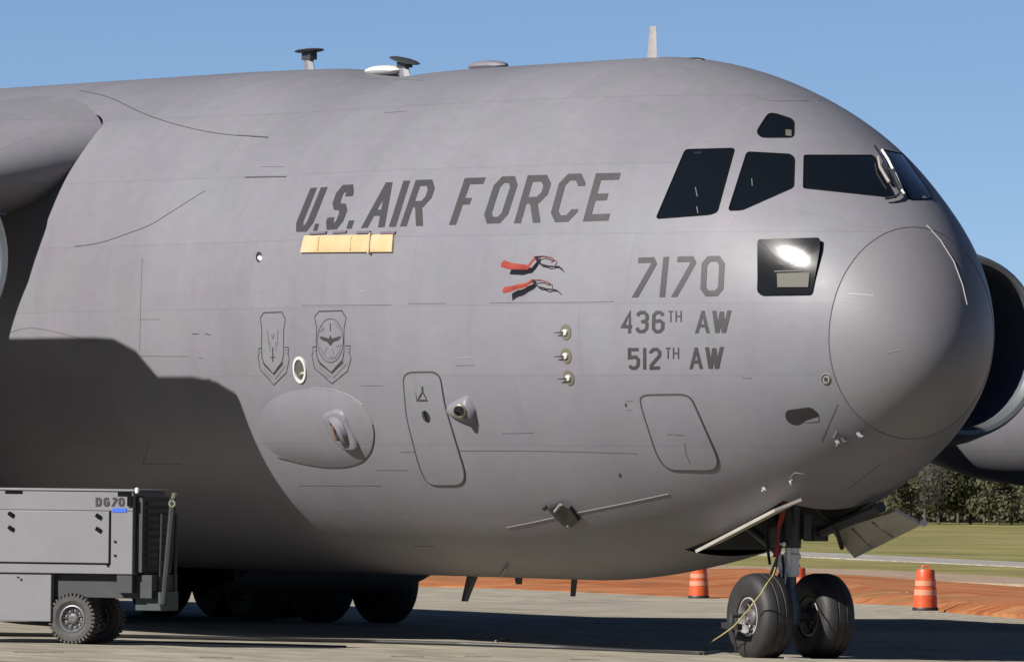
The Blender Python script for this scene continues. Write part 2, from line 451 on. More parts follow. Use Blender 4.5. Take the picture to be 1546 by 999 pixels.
TXT = [
 ('U', .14, [(442, 350), (468, 350), (495, 282.5), (469, 284)]), ('.', .5, [(473, 348.5), (479, 348.5), (482, 338), (476, 338)]),
 ('S', .15, [(488, 347.5), (514, 346), (539, 278.5), (512, 280)]), ('.', .5, [(523, 345.5), (531, 345.5), (535, 333), (527, 333)]),
 ('A', .135, [(546, 344.5), (580, 343), (605, 275), (571, 276)]), ('I', .14, [(588, 342.5), (597, 342.5), (619, 273), (610, 273)]),
 ('R', .135, [(604, 342), (638, 341), (661, 271), (628, 272)]),
 ('F', .14, [(678, 340), (713, 338.5), (739, 268), (702, 269)]), ('O', .14, [(727, 338), (763, 337), (786, 266), (750, 267)]),
 ('R', .14, [(776, 337.5), (815, 336), (836, 264), (797, 265)]), ('C', .14, [(828, 336), (868, 334.5), (888, 262), (848, 263)]),
 ('E', .145, [(880, 334.5), (924, 333), (942.5, 261), (900, 262)]),
 ('7', .14, [(953, 449), (986, 448.5), (993, 388), (960, 389)]), ('1', .14, [(996, 448.5), (1004, 448.5), (1010, 387.5), (1002, 388)]),
 ('7', .14, [(1012, 448.5), (1046, 447.5), (1052, 386.5), (1019, 387.5)]), ('0', .14, [(1057, 447.5), (1092, 447), (1095, 386), (1060, 387)]),
 ('4', .15, [(938, 503), (956, 503), (957, 469), (938, 470)]), ('3', .15, [(959, 503), (979, 502.5), (980, 469), (961, 469)]),
 ('6', .15, [(984, 503), (1003, 502.5), (1004, 469), (985, 469)]), ('T', .12, [(1008.5, 486), (1017.5, 486), (1017.5, 469), (1008.5, 469)]),
 ('H', .12, [(1020, 486), (1029.5, 486), (1029.5, 469), (1020, 469)]), ('A', .15, [(1050, 503), (1071, 502.5), (1071, 469), (1052, 469)]),
 ('W', .17, [(1075, 502.5), (1101, 502), (1104, 468.5), (1076, 469)]),
 ('5', .15, [(948, 558), (966, 557.5), (967, 525), (948, 525)]), ('1', .15, [(971, 557.5), (976, 557.5), (976, 525), (971, 525)]),
 ('2', .15, [(981, 558), (999, 557), (998.5, 524.5), (980, 525)]), ('T', .12, [(1004.5, 541.5), (1013.5, 541.5), (1013.5, 524.5), (1004.5, 524.5)]),
 ('H', .12, [(1016, 541.5), (1025.5, 541.5), (1025.5, 524.5), (1016, 524.5)]), ('A', .15, [(1041.5, 557), (1061, 556.5), (1060, 524), (1042.5, 524.5)]),
 ('W', .17, [(1065, 556.5), (1090.5, 556), (1092.5, 523.5), (1065, 524)]),
]
for ch, sw, q in TXT: letter(ch, q, sw, put_skin, 'letter', DARK, plane)

# ------------------------------------------------------------------ windows
def window(pts, r=4, wide=.014, m=None, lift=.003, tilt=0):
    pts = rounded(pts, r)
    o = patch('cockpit_window', pts, m or GLASS, plane, lift=lift, thick=.01, rings=5, step=10, tilt=tilt)
    ribbon('window_gasket', pts, wide, GASKET, o, lift=.009, step=8)
    return o
window([(1035, 226.5), (1109, 224.5), (1083, 320), (1072, 324), (991, 330)], 5)
window([(1128, 230), (1193, 233.5), (1199, 239), (1198, 283), (1121, 317), (1100, 318)], 5)
window([(1160, 172), (1170, 172), (1198, 181), (1198, 208), (1150, 208), (1142, 200)], 7)
window([(1214, 235), (1318, 235), (1352, 299), (1213, 284)], 3)
window([(1331, 226), (1363, 233), (1399, 284), (1408, 300), (1374, 302)], 3)
lw = window([(1147, 365), (1240, 363), (1240, 377), (1226, 445), (1151, 446), (1144, 440)], 5, .012, GLASS2, .034, .0008)
p_, n_ = skin(1195, 405); hv = ((cam_loc-p_).normalized()+sun_dir).normalized(); print('lowwin n', n_, 'half', hv)
p_, n_ = skin(1050, 280); print('W1 n', n_)
patch('window_blind', [(1175, 414), (1224, 413), (1221, 434), (1175, 434)], SHADE, lw, lift=.032, thick=.0, rings=2, tilt=.0008)
ribbon('blind_rail', [(1171, 411), (1212, 410)], .014, SHADE, lw, lift=.036, closed=False)
patch('visor_highlight', [(1048, 230), (1060, 229.5), (1060, 232), (1048, 232.5)], CHROME, plane, lift=.006, thick=0, rings=1)  # pale patches painted in for highlights on the visors inside
patch('visor_highlight', [(1186, 196), (1195, 197), (1195, 206), (1186, 205)], SHADE, plane, lift=.006, thick=0, rings=1)
for q in ([(1050, 283), (1053, 297)], [(1052, 312), (1054, 322)], [(1135, 270), (1136, 281)]):
    ribbon('glass_streak', q, .010, SEAM, plane, lift=.005, closed=False, step=4)
# windscreen wipers
def wiper(pts, r=.014):
    b = MB(); b.tube([put_skin(x, y, .05) for x, y in pts], r, 6); return b
wp = wiper([(1318, 226), (1326, 238), (1337, 258), (1349, 282), (1357, 296)]).build('wiper', CHROME, plane)
wiper([(1357, 296), (1352, 301), (1343, 304), (1335, 305)], .016).build('wiper_arm', GEARD, wp)
wp2 = wiper([(1329, 232), (1338, 246), (1350, 270), (1360, 294), (1363, 298)], .016).build('wiper', GEARW, plane)
wiper([(1324, 243), (1327, 258), (1337, 275), (1341, 281)], .02).build('wiper_arm', RIM, wp2)
wiper([(1345, 262), (1352, 280), (1358, 292)], .02).build('wiper_arm', GEARD, wp2)
# pale lightning strip on the radome
ribbon('diverter_strip', [(1399, 340), (1420, 363), (1440, 395), (1453, 430), (1460, 460)], .008, LITE, radome, lift=.008, closed=False)
for pts in ([(1265, 453), (1283, 456), (1303, 460)], [(1337, 533), (1348, 530), (1360, 528)]):
    ribbon('scratch', pts, .008, TRIM, radome, lift=.004, closed=False)
ribbon('scratch', [(1280, 443), (1320, 446)], .02, TRIM, radome, lift=.003, closed=False)

# ------------------------------------------------------------------ doors and access panels
def door(name, pts, r=14):
    pp_ = rounded(pts, r, n=7)
    o = patch(name, pp_, PAINT, plane, lift=.008, thick=.02, rings=6)
    ribbon('door_seal', pp_, .020, LINE, o, lift=.0105, step=6)
    return o
cd = door('crew_door', [(608.5, 562), (664, 561), (672, 612), (703, 715), (698, 732), (646, 732), (632, 700), (614, 628)], 16)
hd = door('escape_hatch', [(967, 596), (1041, 595), (1053, 620), (1085, 694), (1080, 709.5), (1008, 709), (992, 687), (968, 612)], 16)
# door handle recess, arrow mark
b = MB(); m_ = frame(644, 628)
b.lathe([(.012, .0), (.012, .075), (-.01, .075)], m_.translation, m_.to_3x3().col[2], 16); b.build('handle_recess', BLACK, cd)
b = MB(); b.box((0, .02, .03), (.012, .05, .01), m_); b.build('door_handle', GEARD, cd)
ribbon('door_arrow', [(631, 604), (646, 604), (639, 591)], .022, DARK, cd, lift=.012, step=4)
ribbon('door_arrow', [(638.5, 583), (639, 592)], .03, DARK, cd, lift=.013, closed=False, step=4)
ribbon('door_note', [(628.5, 592), (630.5, 606)], .006, DARK, cd, lift=.012, closed=False)
for q in ([(1008, 655), (1016, 655)], [(1019, 655), (1033, 656)]):
    ribbon('hatch_note', q, .012, SEAM, hd, lift=.011, closed=False)
ribbon('hatch_note', [(1034, 668), (1036, 684), (1042, 698)], .008, SEAM, hd, lift=.011, closed=False)

# seams of the skin panels
SEAMS = [([(455, 461), (590, 460)], .007), ([(616, 458), (673, 458)], .008), ([(740, 457), (890, 456), (927, 455)], .008),
 ([(604, 682), (625, 682)], .007), ([(691, 680), (820, 680), (962, 684)], .008), ([(758, 654), (806, 653)], .006), ([(568, 709), (616, 709)], .007),
 ([(450, 732), (576, 732)], .006), ([(545, 582), (578, 582)], .006), ([(688, 552), (716, 551)], .006), ([(945, 605), (955, 605)], .006), ([(945, 619), (954, 619)], .006),
 ([(360, 204), (405, 207)], .010), ([(370, 268), (432, 267)], .022), ([(395, 252), (428, 252)], .008), ([(580, 171), (615, 168)], .010), ([(560, 119), (640, 122)], .008),
 ([(112, 372), (150, 368), (195, 352), (228, 340), (262, 318), (310, 288)], .012), ([(215, 390), (213, 440), (211, 530)], .010),
 ([(120, 137), (165, 146), (215, 172), (270, 190), (330, 203), (405, 208)], .013), ([(5, 505), (45, 492), (100, 505), (150, 518)], .008),
 ([(211, 482), (240, 482)], .006), ([(290, 504), (300, 504)], .012), ([(310, 503), (318, 506)], .012), ([(300, 540), (306, 540)], .01), ([(208, 537), (285, 538)], .006),
 ([(1020, 101), (1048, 107)], .008), ([(1130, 143), (1158, 153), (1200, 153), (1240, 152)], .010), ([(1240, 665), (1265, 610)], .005), ([(625, 824), (655, 824)], .010),
 ([(1278, 740), (1330, 700)], .01), ([(216, 700), (225, 665)], .01), ([(216, 700), (275, 700)], .008), ([(1120, 570), (1135, 571)], .006), ([(660, 505), (720, 540)], .004)]
for pts, wd in SEAMS[:-1]:
    ribbon('panel_seam', rounded(pts, 40, False) if len(pts) > 2 else pts, wd*.8, SEAM if wd < .0115 else LINE, fuselage, lift=.004, closed=False, step=12)
for pts in ([(540, 800), (650, 787), (765, 797)], ):
    pass
ribbon('trim_strip', [(765, 796), (800, 789), (860, 776), (940, 760), (1010, 745)], .010, TRIM, fuselage, lift=.006, closed=False)
for pts in ([(541, 440), (552, 440)], [(688, 540), (716, 539)]):
    ribbon('scratch', pts, .010, TRIM, fuselage, lift=.004, closed=False)

# ------------------------------------------------------------------ emblems
def emblem(cx, cy, sx, full):
    def P(x, y): return (cx+x*sx, cy+y)
    o = ribbon('unit_emblem', [P(-22, -48), P(-16, -56), P(16, -57), P(22, -46), P(19, -30), P(19, 5), P(17, 17), P(1, 36), P(-14, 24), P(-19, 12), P(-20, -10), P(-19, -30)], .014, DARK, plane, lift=.004, step=5)
    ribbon('emblem_scroll', [P(-20, -3), P(-25, -2), P(-24, 6), P(-26, 10), P(-22, 30), P(1, 52), P(2, 53), P(24, 34), P(29, 14), P(27, 8), P(28, -4), P(21, -4)], .011, DARK, o, lift=.004, closed=False, step=5)
    ribbon('emblem_scroll', [P(-17, 19), P(2, 37), P(18, 20)], .016, DARK, o, lift=.0045, closed=False, step=5)
    for q in ([(-16, 28), (0, 43)], [(4, 44), (22, 24)], [(22, 0), (27, 0)], [(22, 4), (26, 6)], [(-23, 3), (-20, 4)], [(-15, 34), (-4, 44)], [(8, 48), (20, 37)]):
        ribbon('emblem_detail', [P(*p) for p in q], .008, SEAM, o, lift=.004, closed=False, step=5)
    if full:
        ell = lambda rx, ry, dx=0, dy=0, a=0, e=2*pi, n=28: [P(dx+rx*cos(a+(e-a)*k/n), -12+dy+ry*sin(a+(e-a)*k/n)) for k in range(n)]
        ribbon('emblem_ring', ell(18, 33), .009, LINE, o, lift=.004, step=5)
        ribbon('emblem_ring', ell(15, 28, a=.4, e=2.6), .006, SEAM, o, lift=.004, closed=False, step=5)
        patch('emblem_wings', [P(-16, -19), P(-8, -17), P(-2, -15), P(0, -20), P(2, -15), P(8, -17), P(15, -19), P(12, -13), P(4, -10), P(1, -5), P(-1, -5), P(-4, -10), P(-12, -13)], DARK, o, lift=.004, thick=0, rings=2, step=4)
        ribbon('emblem_bolt', [P(0, -38), P(0, -26)], .016, DARK, o, lift=.005, closed=False, step=5)
        for q in ([(-10, -34), (-12, -27)], [(7, -38), (13, -28)], [(-15, -3), (-8, 9)], [(8, -3), (16, -5)], [(-5, -2), (-7, 6)], [(3, 0), (5, 10)], [(-2, 12), (8, 14)], [(-17, -24), (-8, -30)]):
            ribbon('emblem_detail', [P(*p) for p in q], .007, SEAM, o, lift=.0045, closed=False, step=5)
    else:
        for q in ([(-2, -24), (0, -16)], [(2, -24), (1, -16)], [(-9, -30), (-7, -8)], [(9, -30), (8, -6)], [(-5, -12), (-5, 2)], [(5, -12), (6, 2)]):
            ribbon('emblem_detail', [P(*p) for p in q], .010, SEAM, o, lift=.004, closed=False, step=5)
        ribbon('emblem_blade', [P(0, -4), P(0, 18)], .022, DARK, o, lift=.004, closed=False, step=5)
        ribbon('emblem_blade', [P(-4, 11), P(4, 11)], .010, DARK, o, lift=.005, closed=False, step=5)
emblem(412, 528, .86, False)
emblem(499, 526, 1.08, True)

# ------------------------------------------------------------------ fittings on the skin
def fit(name, px, py, m, parent=None, spin=0):
    return MB(), frame(px, py, spin)
def cyl_on(b, mt, c, r, h0, h1, n=18, cap=True):
    prof = [(h0, r), (h1, r)]
    o = mt @ Vector((c[0], c[1], 0)); ax = mt.to_3x3() @ Vector((0, 0, 1))
    if cap: prof.append((h1, .0001))
    b.lathe(prof, o, ax, n)
# ringed port below the emblems: ellipse on the skin
def ell_px(cx, cy, rx, ry, n=24, rot=0):
    return [(cx+rx*cos(2*pi*k/n)*cos(rot)-ry*sin(2*pi*k/n)*sin(rot), cy+rx*cos(2*pi*k/n)*sin(rot)+ry*sin(2*pi*k/n)*cos(rot)) for k in range(n)]
po = patch('drain_port', ell_px(453.5, 558, 7, 15, rot=-.1), BAY, plane, lift=.004, thick=0, rings=3)
ribbon('port_ring', ell_px(453.5, 558, 8.5, 18, rot=-.1), .035, WHITE, po, lift=.02, step=3)
patch('port_nozzle', ell_px(456, 565, 4, 5), BRASS, po, lift=.01, thick=0, rings=2, dome=.04)
po = patch('flush_port', ell_px(391, 388, 4.5, 8), BLACK, plane, lift=.004, thick=0, rings=2)
patch('port_nozzle', ell_px(393, 390, 3, 4.5), WHITE, po, lift=.006, thick=0, rings=2, dome=.03)
po = patch('static_port', ell_px(1247, 572, 8, 9), RIM, plane, lift=.006, thick=.0, rings=2)
ribbon('port_ring', ell_px(1247, 572, 6.2, 7.2), .012, LINE, po, lift=.012, step=2)
patch('port_centre', ell_px(1247, 572, 2.8, 3.5), LINE, po, lift=.012, thick=0, rings=2)
# dark opening with its lip
po = patch('nose_vent', rounded([(1187, 619), (1224, 614), (1236, 624), (1237, 630), (1212, 637), (1205, 642), (1192, 639), (1185, 630)], 6), BLACK, plane, lift=.003, thick=0, rings=3)
patch('vent_lip', rounded([(1236, 629), (1236, 635), (1222, 637), (1214, 636)], 2), RADOME, po, lift=.006, thick=.0, rings=2)
# three angle-of-attack transmitters
for i, (x, y) in enumerate(((854.5, 501.5), (855, 537), (859, 570))):
    mt = frame(x, y)
    b = MB(); o3 = mt.translation; ax = mt.to_3x3() @ Vector((0, 0, 1))
    b.lathe([(-.01, .095), (.008, .09), (.010, .045)], o3, ax, 24)
    base = b.build('sensor_plate', BRASS, plane)
    b = MB(); b.lathe([(.006, .040), (.03, .036), (.04, .02), (.04, .001)], o3, ax, 18); b.build('sensor_hub', WHITE, base)
    b = MB(); b.tube([mt @ Vector((0, 0, .03)), mt @ Vector((-.02, 0, .05)), mt @ Vector((-.15, 0, .05))], [.010, .011, .005], 6); b.build('sensor_vane', GEARD, base)
# teardrop fairing with lamp
b = MB(); mt = frame(708, 618)
rws = []
for k in range(13):
    t = k/12; x = -.44+.58*t
    r_ = .155*math.sqrt(max(0, t))*(1 if t < .8 else math.sqrt(max(0, 1-((t-.8)/.2)**2)))+.001
    rws.append([mt @ Vector((x, 1.25*r_*cos(pi*j/14), 1.0*r_*sin(pi*j/14)-.01)) for j in range(15)])
b.grid(rws); td = b.build('teardrop_fairing', PAINT, plane, 60)
b = MB(); o3 = mt @ Vector((.01, .03, .14)); axl = (mt.to_3x3() @ Vector((.45, .15, .88))).normalized()
b.lathe([(-.05, .085), (.02, .085), (.03, .07), (.012, .062)], o3, axl, 20); b.build('lamp_bezel', BRASS, td)
b = MB(); b.lathe([(.012, .064), (.018, .03), (.02, .001)], o3, axl, 20); b.build('lamp_lens', GLASS, td)
# big oval blister with turret
oval = [(392, 625), (405, 606), (430, 592), (465, 586), (500, 587), (528, 596), (550, 613), (562, 634), (566, 655), (562, 680), (548, 697), (525, 704), (495, 705), (460, 700), (425, 690), (402, 676), (391, 652)]
bl = patch('blister_fairing', rounded(oval, 20), PAINT, plane, lift=.004, thick=.02, rings=10, dome=.075, dpow=2.2, smooth=70)
ribbon('blister_seam', rounded([(420, 690), (460, 700), (495, 705), (525, 704), (548, 697), (562, 680), (566, 655), (563, 640)], 12, False), .014, LINE, bl, lift=.010, closed=False)
ribbon('blister_seam', rounded([(470, 585), (500, 587), (528, 596), (548, 611)], 8, False), .010, TRIM, bl, lift=.010, closed=False)
BVH2 = BVHTree.FromPolygons([v.co.copy() for v in bl.data.vertices], [tuple(p.vertices) for p in bl.data.polygons])
h = BVH2.ray_cast(cam_loc, ray(513, 648)); n_ = h[1] if h[1].dot(ray(513, 648)) < 0 else -h[1]
a_ = (Vector((1, 0, 0))-n_*n_.x).normalized(); mt = Matrix((a_, n_.cross(a_), n_)).transposed().to_4x4(); mt.translation = h[0]
b = MB(); q = [(-.30, .20), (.08, .27), (.24, .22), (.27, -.18), (.22, -.30), (-.06, -.30), (-.26, -.10)]
q = [tuple(v) for v in resample(rounded(q, .1), .06)]
ns = [(x*s, y*s, z) for s, z in ((1.0, -.12), (1.0, -.02), (.95, .015), (.82, .028), (.5, .03)) for x, y in q]; L_ = len(q)
b.grid([[mt @ Vector(ns[i*L_+j]) for j in range(L_)] for i in range(5)], True, True)
th_ = b.build('turret_housing', PAINT, bl, 50)
b = MB(); ax = (mt.to_3x3() @ Vector((-.35, -.1, .93))).normalized(); o3 = mt @ Vector((-.02, -.02, .02))
b.lathe([(-.06, .20), (.01, .20), (.04, .17), (.04, .135), (-.02, .13)], o3, ax, 26); b.build('turret_collar', PAINT, th_)
b = MB(); b.lathe([(-.015, .132), (-.015, .001)], o3, ax, 24); b.build('turret_recess', BLACK, th_)
b = MB(); b.lathe([(-.02, .1), (.03, .095), (.07, .05), (.08, .001)], mt @ Vector((.02, -.05, .03)), ax, 20); b.build('turret_ball', GEARD, th_)
b = MB(); b.box((.03, .0, .095), (.022, .10, .02), mt @ Matrix.Rotation(-.2, 4, 'Z')); b.build('turret_window', COPPER, th_)
# black scoop
b = MB(); mt = frame(848, 773)
def wedge(b, mt, pts, h0, h1):
    n = len(pts)
    rows = [[mt @ Vector((x, y, h0)) for x, y in pts], [mt @ Vector((x*.94, y*.94, h1)) for x, y in pts]]
    b.grid(rows, True, True)
def skin_pts(pxs, mt):
    inv = mt.inverted(); return [tuple((inv @ skin(x, y)[0]).xy) for x, y in pxs]
wedge(b, mt, skin_pts([(830, 762), (850, 755), (863, 762), (878, 782), (868, 792), (851, 788)], mt), -.03, .045)
sc_ = b.build('drain_scoop', BLACK2, plane, 30)
b = MB(); p1 = skin(841, 767); p2 = skin(850, 756); b.tube([p1[0]+p1[1]*.055, p2[0]+p2[1]*.055], .018, 6); b.build('scoop_edge', RIM, sc_)
b = MB(); p1 = skin(860, 789); b.lathe([(-.02, .018), (.0, .018), (.012, .001)], p1[0]+p1[1]*.045, p1[1], 10); b.build('scoop_rivet', WHITE, sc_)
b = MB(); p1 = skin(824, 764); b.tube([p1[0], p1[0]+p1[1]*.05], .028, 8); b.build('scoop_plug', BLACK, sc_)
# pitot probes and little vanes round the chin
def probe(px, py, ln, m, name='pitot_probe', dirv=(1, -.15, .45), r=.02):
    mt = frame(px, py); b = MB(); d = Vector(dirv).normalized()
    b.tube([mt @ Vector((-.05, 0, -.02)), mt @ Vector((0, 0, .07)), mt @ (Vector((0, 0, .07))+d*ln)], [r*1.6, r, r*.5], 8)
    return b.build(name, m, plane)
probe(1268, 664, .17, PAINT, dirv=(.4, .5, .7)); probe(1276, 660, .05, GEARD)
probe(1197, 724, .18, TRIM, dirv=(.7, .55, .2), r=.017); probe(1157, 735, .07, TRIM, dirv=(.3, .8, .3)); probe(1300, 652, .05, PAINT)
ribbon('probe_plate', [(1192, 722), (1200, 713), (1215, 715)], .014, RIM, plane, lift=.008, closed=False)
ribbon('probe_plate', [(1258, 660), (1264, 650)], .014, RIM, plane, lift=.008, closed=False)
patch('static_mark', ell_px(936, 717, 2, 3), LINE, plane, lift=.004, thick=0, rings=1)
patch('static_mark', ell_px(945, 611, 1.6, 3), LINE, plane, lift=.004, thick=0, rings=1)
# belly aerials
def blade(name, p, chord, height, thick, m, lean=0.0, sweep=.0, taper=.6, parent=plane, up=-1):
    b = MB(); rows = []
    prof = [(.5, 0), (.25, .5), (-.1, .45), (-.5, 0), (-.1, -.45), (.25, -.5)]
    for k in range(5):
        t = k/4; c = chord*(1-(1-taper)*t)
        rows.append([Vector(p)+Vector((x*c-sweep*t, y*thick+lean*t, up*height*t)) for x, y in prof])
    b.grid(rows, True, True); return b.build(name, m, parent, 30)
q = at_y(715, 864, -.1); blade('belly_aerial', q, .30, .36, .06, GEARD, sweep=.22, taper=.55)
q = at_y(868, 864, 0); blade('belly_aerial', q, .16, .29, .05, GEARD, sweep=.05, taper=.7)
q = at_y(783, 868, 0); blade('belly_aerial', q, .22, .11, .06, GEARD)
m_ = frame(760, 860); b = MB(); b.box((0, 0, .09), (.02, .012, .10), m_); p1 = at_y(766, 850, -1.3)
s1 = skin(757, 866); s2 = skin(767, 850)
b = MB(); b.tube([s1[0]+s1[1]*.03, s2[0]+s2[1]*.06], .015, 6); b.build('drain_mast', RIM, plane)
# aerials along the spine
def tee(px, py_top, py_base, tilt):
    p0 = at_y(px, py_base+4, 0); p1 = at_y(px, py_top, 0); hgt = p1.z-p0.z
    st = blade('spine_aerial', p0, .27, hgt, .09, PAINT, up=1, taper=.75, sweep=.05)
    b = MB(); rows = []
    for k in range(11):
        a = -1+2*k/10; r_ = math.sqrt(max(0, 1-a*a))
        rows.append([p1+Vector((a*.30, tilt[0]*a*.0+.15*r_*cos(2*pi*j/10), tilt[1]*a+.028*r_*sin(2*pi*j/10)+.002)) for j in range(10)])
    b.grid(rows, True, True); b.build('aerial_plate', GEARD, st, 50)
    b = MB(); b.box((p1.x, p1.y, p1.z-hgt*.22), (.115, .05, hgt*.2)); b.build('aerial_boot', GEARD, st)
tee(467, 77, 106, (0, .01)); tee(611, 92, 113, (0, -.06))
def spine_dome(px, py, lx, hz, m, name='spine_dome'):
    p = at_y(px, py, 0); b = MB(); rows = []
    for k in range(9):
        a = -1+2*k/8; r_ = math.sqrt(max(0, 1-a*a))
        rows.append([p+Vector((a*lx, lx*.4*r_*cos(2*pi*j/12), hz*r_*sin(2*pi*j/12))) for j in range(12)])
    b.grid(rows, True, True); return b.build(name, m, plane, 60)
spine_dome(580, 107, .42, .07, WHITE); spine_dome(737, 100, .42, .07, PAINT); spine_dome(1046, 92, .25, .04, GEARD)
p0 = at_y(984, 90, 0); p1 = at_y(985, 40, 0)
blade('spine_mast', p0-Vector((0, 0, .05)), .24, p1.z-p0.z+.05, .05, RIM, up=1, taper=.62, sweep=-.02)

# ------------------------------------------------------------------ wings, engines, sponsons
def wing_le(Y):             # nearly straight at the root glove, then swept
    return -13.1-.15*(min(Y, 4.8)-2.9)-.46*max(Y-4.8, 0)
def wing_half(x, tk):      # blunt leading edge, thickest at 28 per cent
    if x < .28: return .5*tk*math.sqrt(max(0, 1-(1-x/.28)**4))
    return .5*tk*(1-((x-.28)/.72)**1.7)+.0005
def wing(side):
    b = MB(); rows = []
    for k in range(13):
        t = k/12; Y = 2.3+23.5*t; xle = wing_le(Y); c = 11.5*(1-t)+3.2*t; tk = .132-.042*t
        z0 = 6.18-.22*(Y-2.9); row = []
        for j in range(72):
            a = 2*pi*j/72; xx = (1-cos(a))/2
            yt = wing_half(xx, tk)
            zz = yt if a <= pi else -yt*.95
            row.append(Vector((xle-xx*c, side*Y, z0+zz*c*1.0+xx*c*-.03)))
        rows.append(row)
    b.grid(rows, True, True); return b.build('wing', PAINT, plane, 50)
wr = wing(-1); wing(1)
def slat(parent):
    b = MB(); rows = []
    for k in range(6):
        Y = 3.95+4*k/5; xle = wing_le(Y); t = (Y-2.3)/23.5; c = 11.5*(1-t)+3.2*t; tk = .132-.042*t; z0 = 6.18-.22*(Y-2.9)
        row = []
        for j in range(-9, 10):
            a = abs(j)/9*.75; xx = (1-cos(a))/2
            yt = wing_half(xx, tk)
            zz = yt if j >= 0 else -yt*.95
            row.append(Vector((xle-xx*c+.035*cos(a)+.004, -Y, z0+(zz+.004*(1 if j > 0 else -1))*c)))
        rows.append(row)
    b.grid(rows); return b.build('slat', BLUEST, parent, 60)
slat(wr)
nac = MB(); nac.lathe([(-.10, 1.20), (-.5, 1.29), (-1.1, 1.33), (-4.6, 1.33), (-5.8, 1.25), (-6.8, 1.08), (-7.4, .95), (-7.42, .86), (-6.6, .86)], (0, 0, 0), (1, 0, 0), 48)
core = MB(); core.lathe([(-6.5, .6), (-7.2, .55), (-7.6, .45), (-7.9, .3), (-8.2, .1), (-8.25, .001)], (0, 0, 0), (1, 0, 0), 40)
lip = MB(); lip.lathe([(-.10, 1.202), (-.02, 1.18), (.02, 1.14), (.0, 1.09), (-.12, 1.05)], (0, 0, 0), (1, 0, 0), 56)
duct = MB(); duct.lathe([(-.12, 1.05), (-.4, 1.025), (-1.7, 1.06), (-1.72, .3)], (0, 0, 0), (1, 0, 0), 48)
spn = MB(); spn.lathe([(-1.7, .36), (-1.45, .26), (-1.22, .1), (-1.16, .001)], (0, 0, 0), (1, 0, 0), 24)
fan = MB()
for k in range(22):
    a = 2*pi*k/22; r0 = Matrix.Rotation(a, 4, 'X')
    fan.grid([[r0 @ Vector((-1.62, -.05, .33)), r0 @ Vector((-1.52, .06, .33))], [r0 @ Vector((-1.65, -.13, .7)), r0 @ Vector((-1.55, .10, .7))], [r0 @ Vector((-1.64, -.19, 1.04)), r0 @ Vector((-1.6, .15, 1.04))]])
EM = [nac.mesh('nacelle'), core.mesh('core'), lip.mesh('lip'), duct.mesh('duct'), spn.mesh('spinner'), fan.mesh('fan')]
DUCT = mat('inlet_duct_liner', (.15, .16, .20), .33, var=.1, scale=5)
ENG = [(-7.65, -7.62, 4.70), (-7.6, 7.42, 3.85), (-11.6, -13.2, 3.6), (-10.6, 13.6, 3.35)]
for (x, y, z) in ENG:
    e = link('engine', EM[0], PAINT, plane, 40); e.location = (x, y, z)
    for nm, me_, mm in (('core_cowl', EM[1], GEARD), ('inlet_lip', EM[2], LIPM), ('inlet_duct', EM[3], DUCT), ('spinner', EM[4], GEARD), ('fan', EM[5], GEARD)):
        link(nm, me_, mm, e, 40)
    # pylon up to the wing
    Y = abs(y); zl = 6.18-.22*(Y-2.9)-.25; xl = wing_le(Y)
    b = MB(); rows = []
    for zo, f, r_, tx in ((1.0, -1.2, -6.6, .28), (1.35, -1.5, -7.2, .27), (1.88, -2.4, -8.5, .22), (1.98, -2.9, -8.7, .10)):
        if y > 0: zo = 1+(zo-1)*.35
        rows.append([Vector((x+f, y, z+zo)), Vector((x+f-.6, y-tx, z+zo)), Vector((x+r_, y-tx, z+zo)), Vector((x+r_-.4, y, z+zo)), Vector((x+r_, y+tx, z+zo)), Vector((x+f-.6, y+tx, z+zo))])
    b.grid(rows, True, True); b.build('pylon', PAINT, plane, 30)
    if y < 0:
        sk = MB(); sk.hexa([Vector((dx, dy, dz)) for dx in (-1.9, -.7) for dy in (1.22, 1.72 if dx == 0 else 1.5) for dz in (.55, .58)]); sk.build('nacelle_strake', BLUEST, e, None)

def sponson(side):
    b = MB(); rows = []
    for k in range(25):
        t = k/24; x = -15.7-14.5*t
        g = min(1, math.sqrt(max(0, 1-(1-min(t/.16, 1))**2)))*min(1, math.sqrt(max(0, 1-((t-.75)/.25)**2)) if t > .75 else 1)
        yo = 3.0+2.45*g; zt = .9+2.6*g; zb = 1.25-.75*g
        pts = [(2.0, zt*.9), (3.0+.2*g, zt), (yo-.55*g, zt-.55*g), (yo, zt-1.3*g), (yo, zb+.6), (yo-.35*g, zb+.12), (yo-1.0*g, zb), (1.6, zb)]
        pts = [v for v in rounded(pts, .5, False, 4)]
        rows.append([Vector((x, side*p.x, p.y)) for p in pts])
    b.grid(rows); return b.build('gear_sponson', PAINT, plane, 50)
sponson(-1); sponson(1)

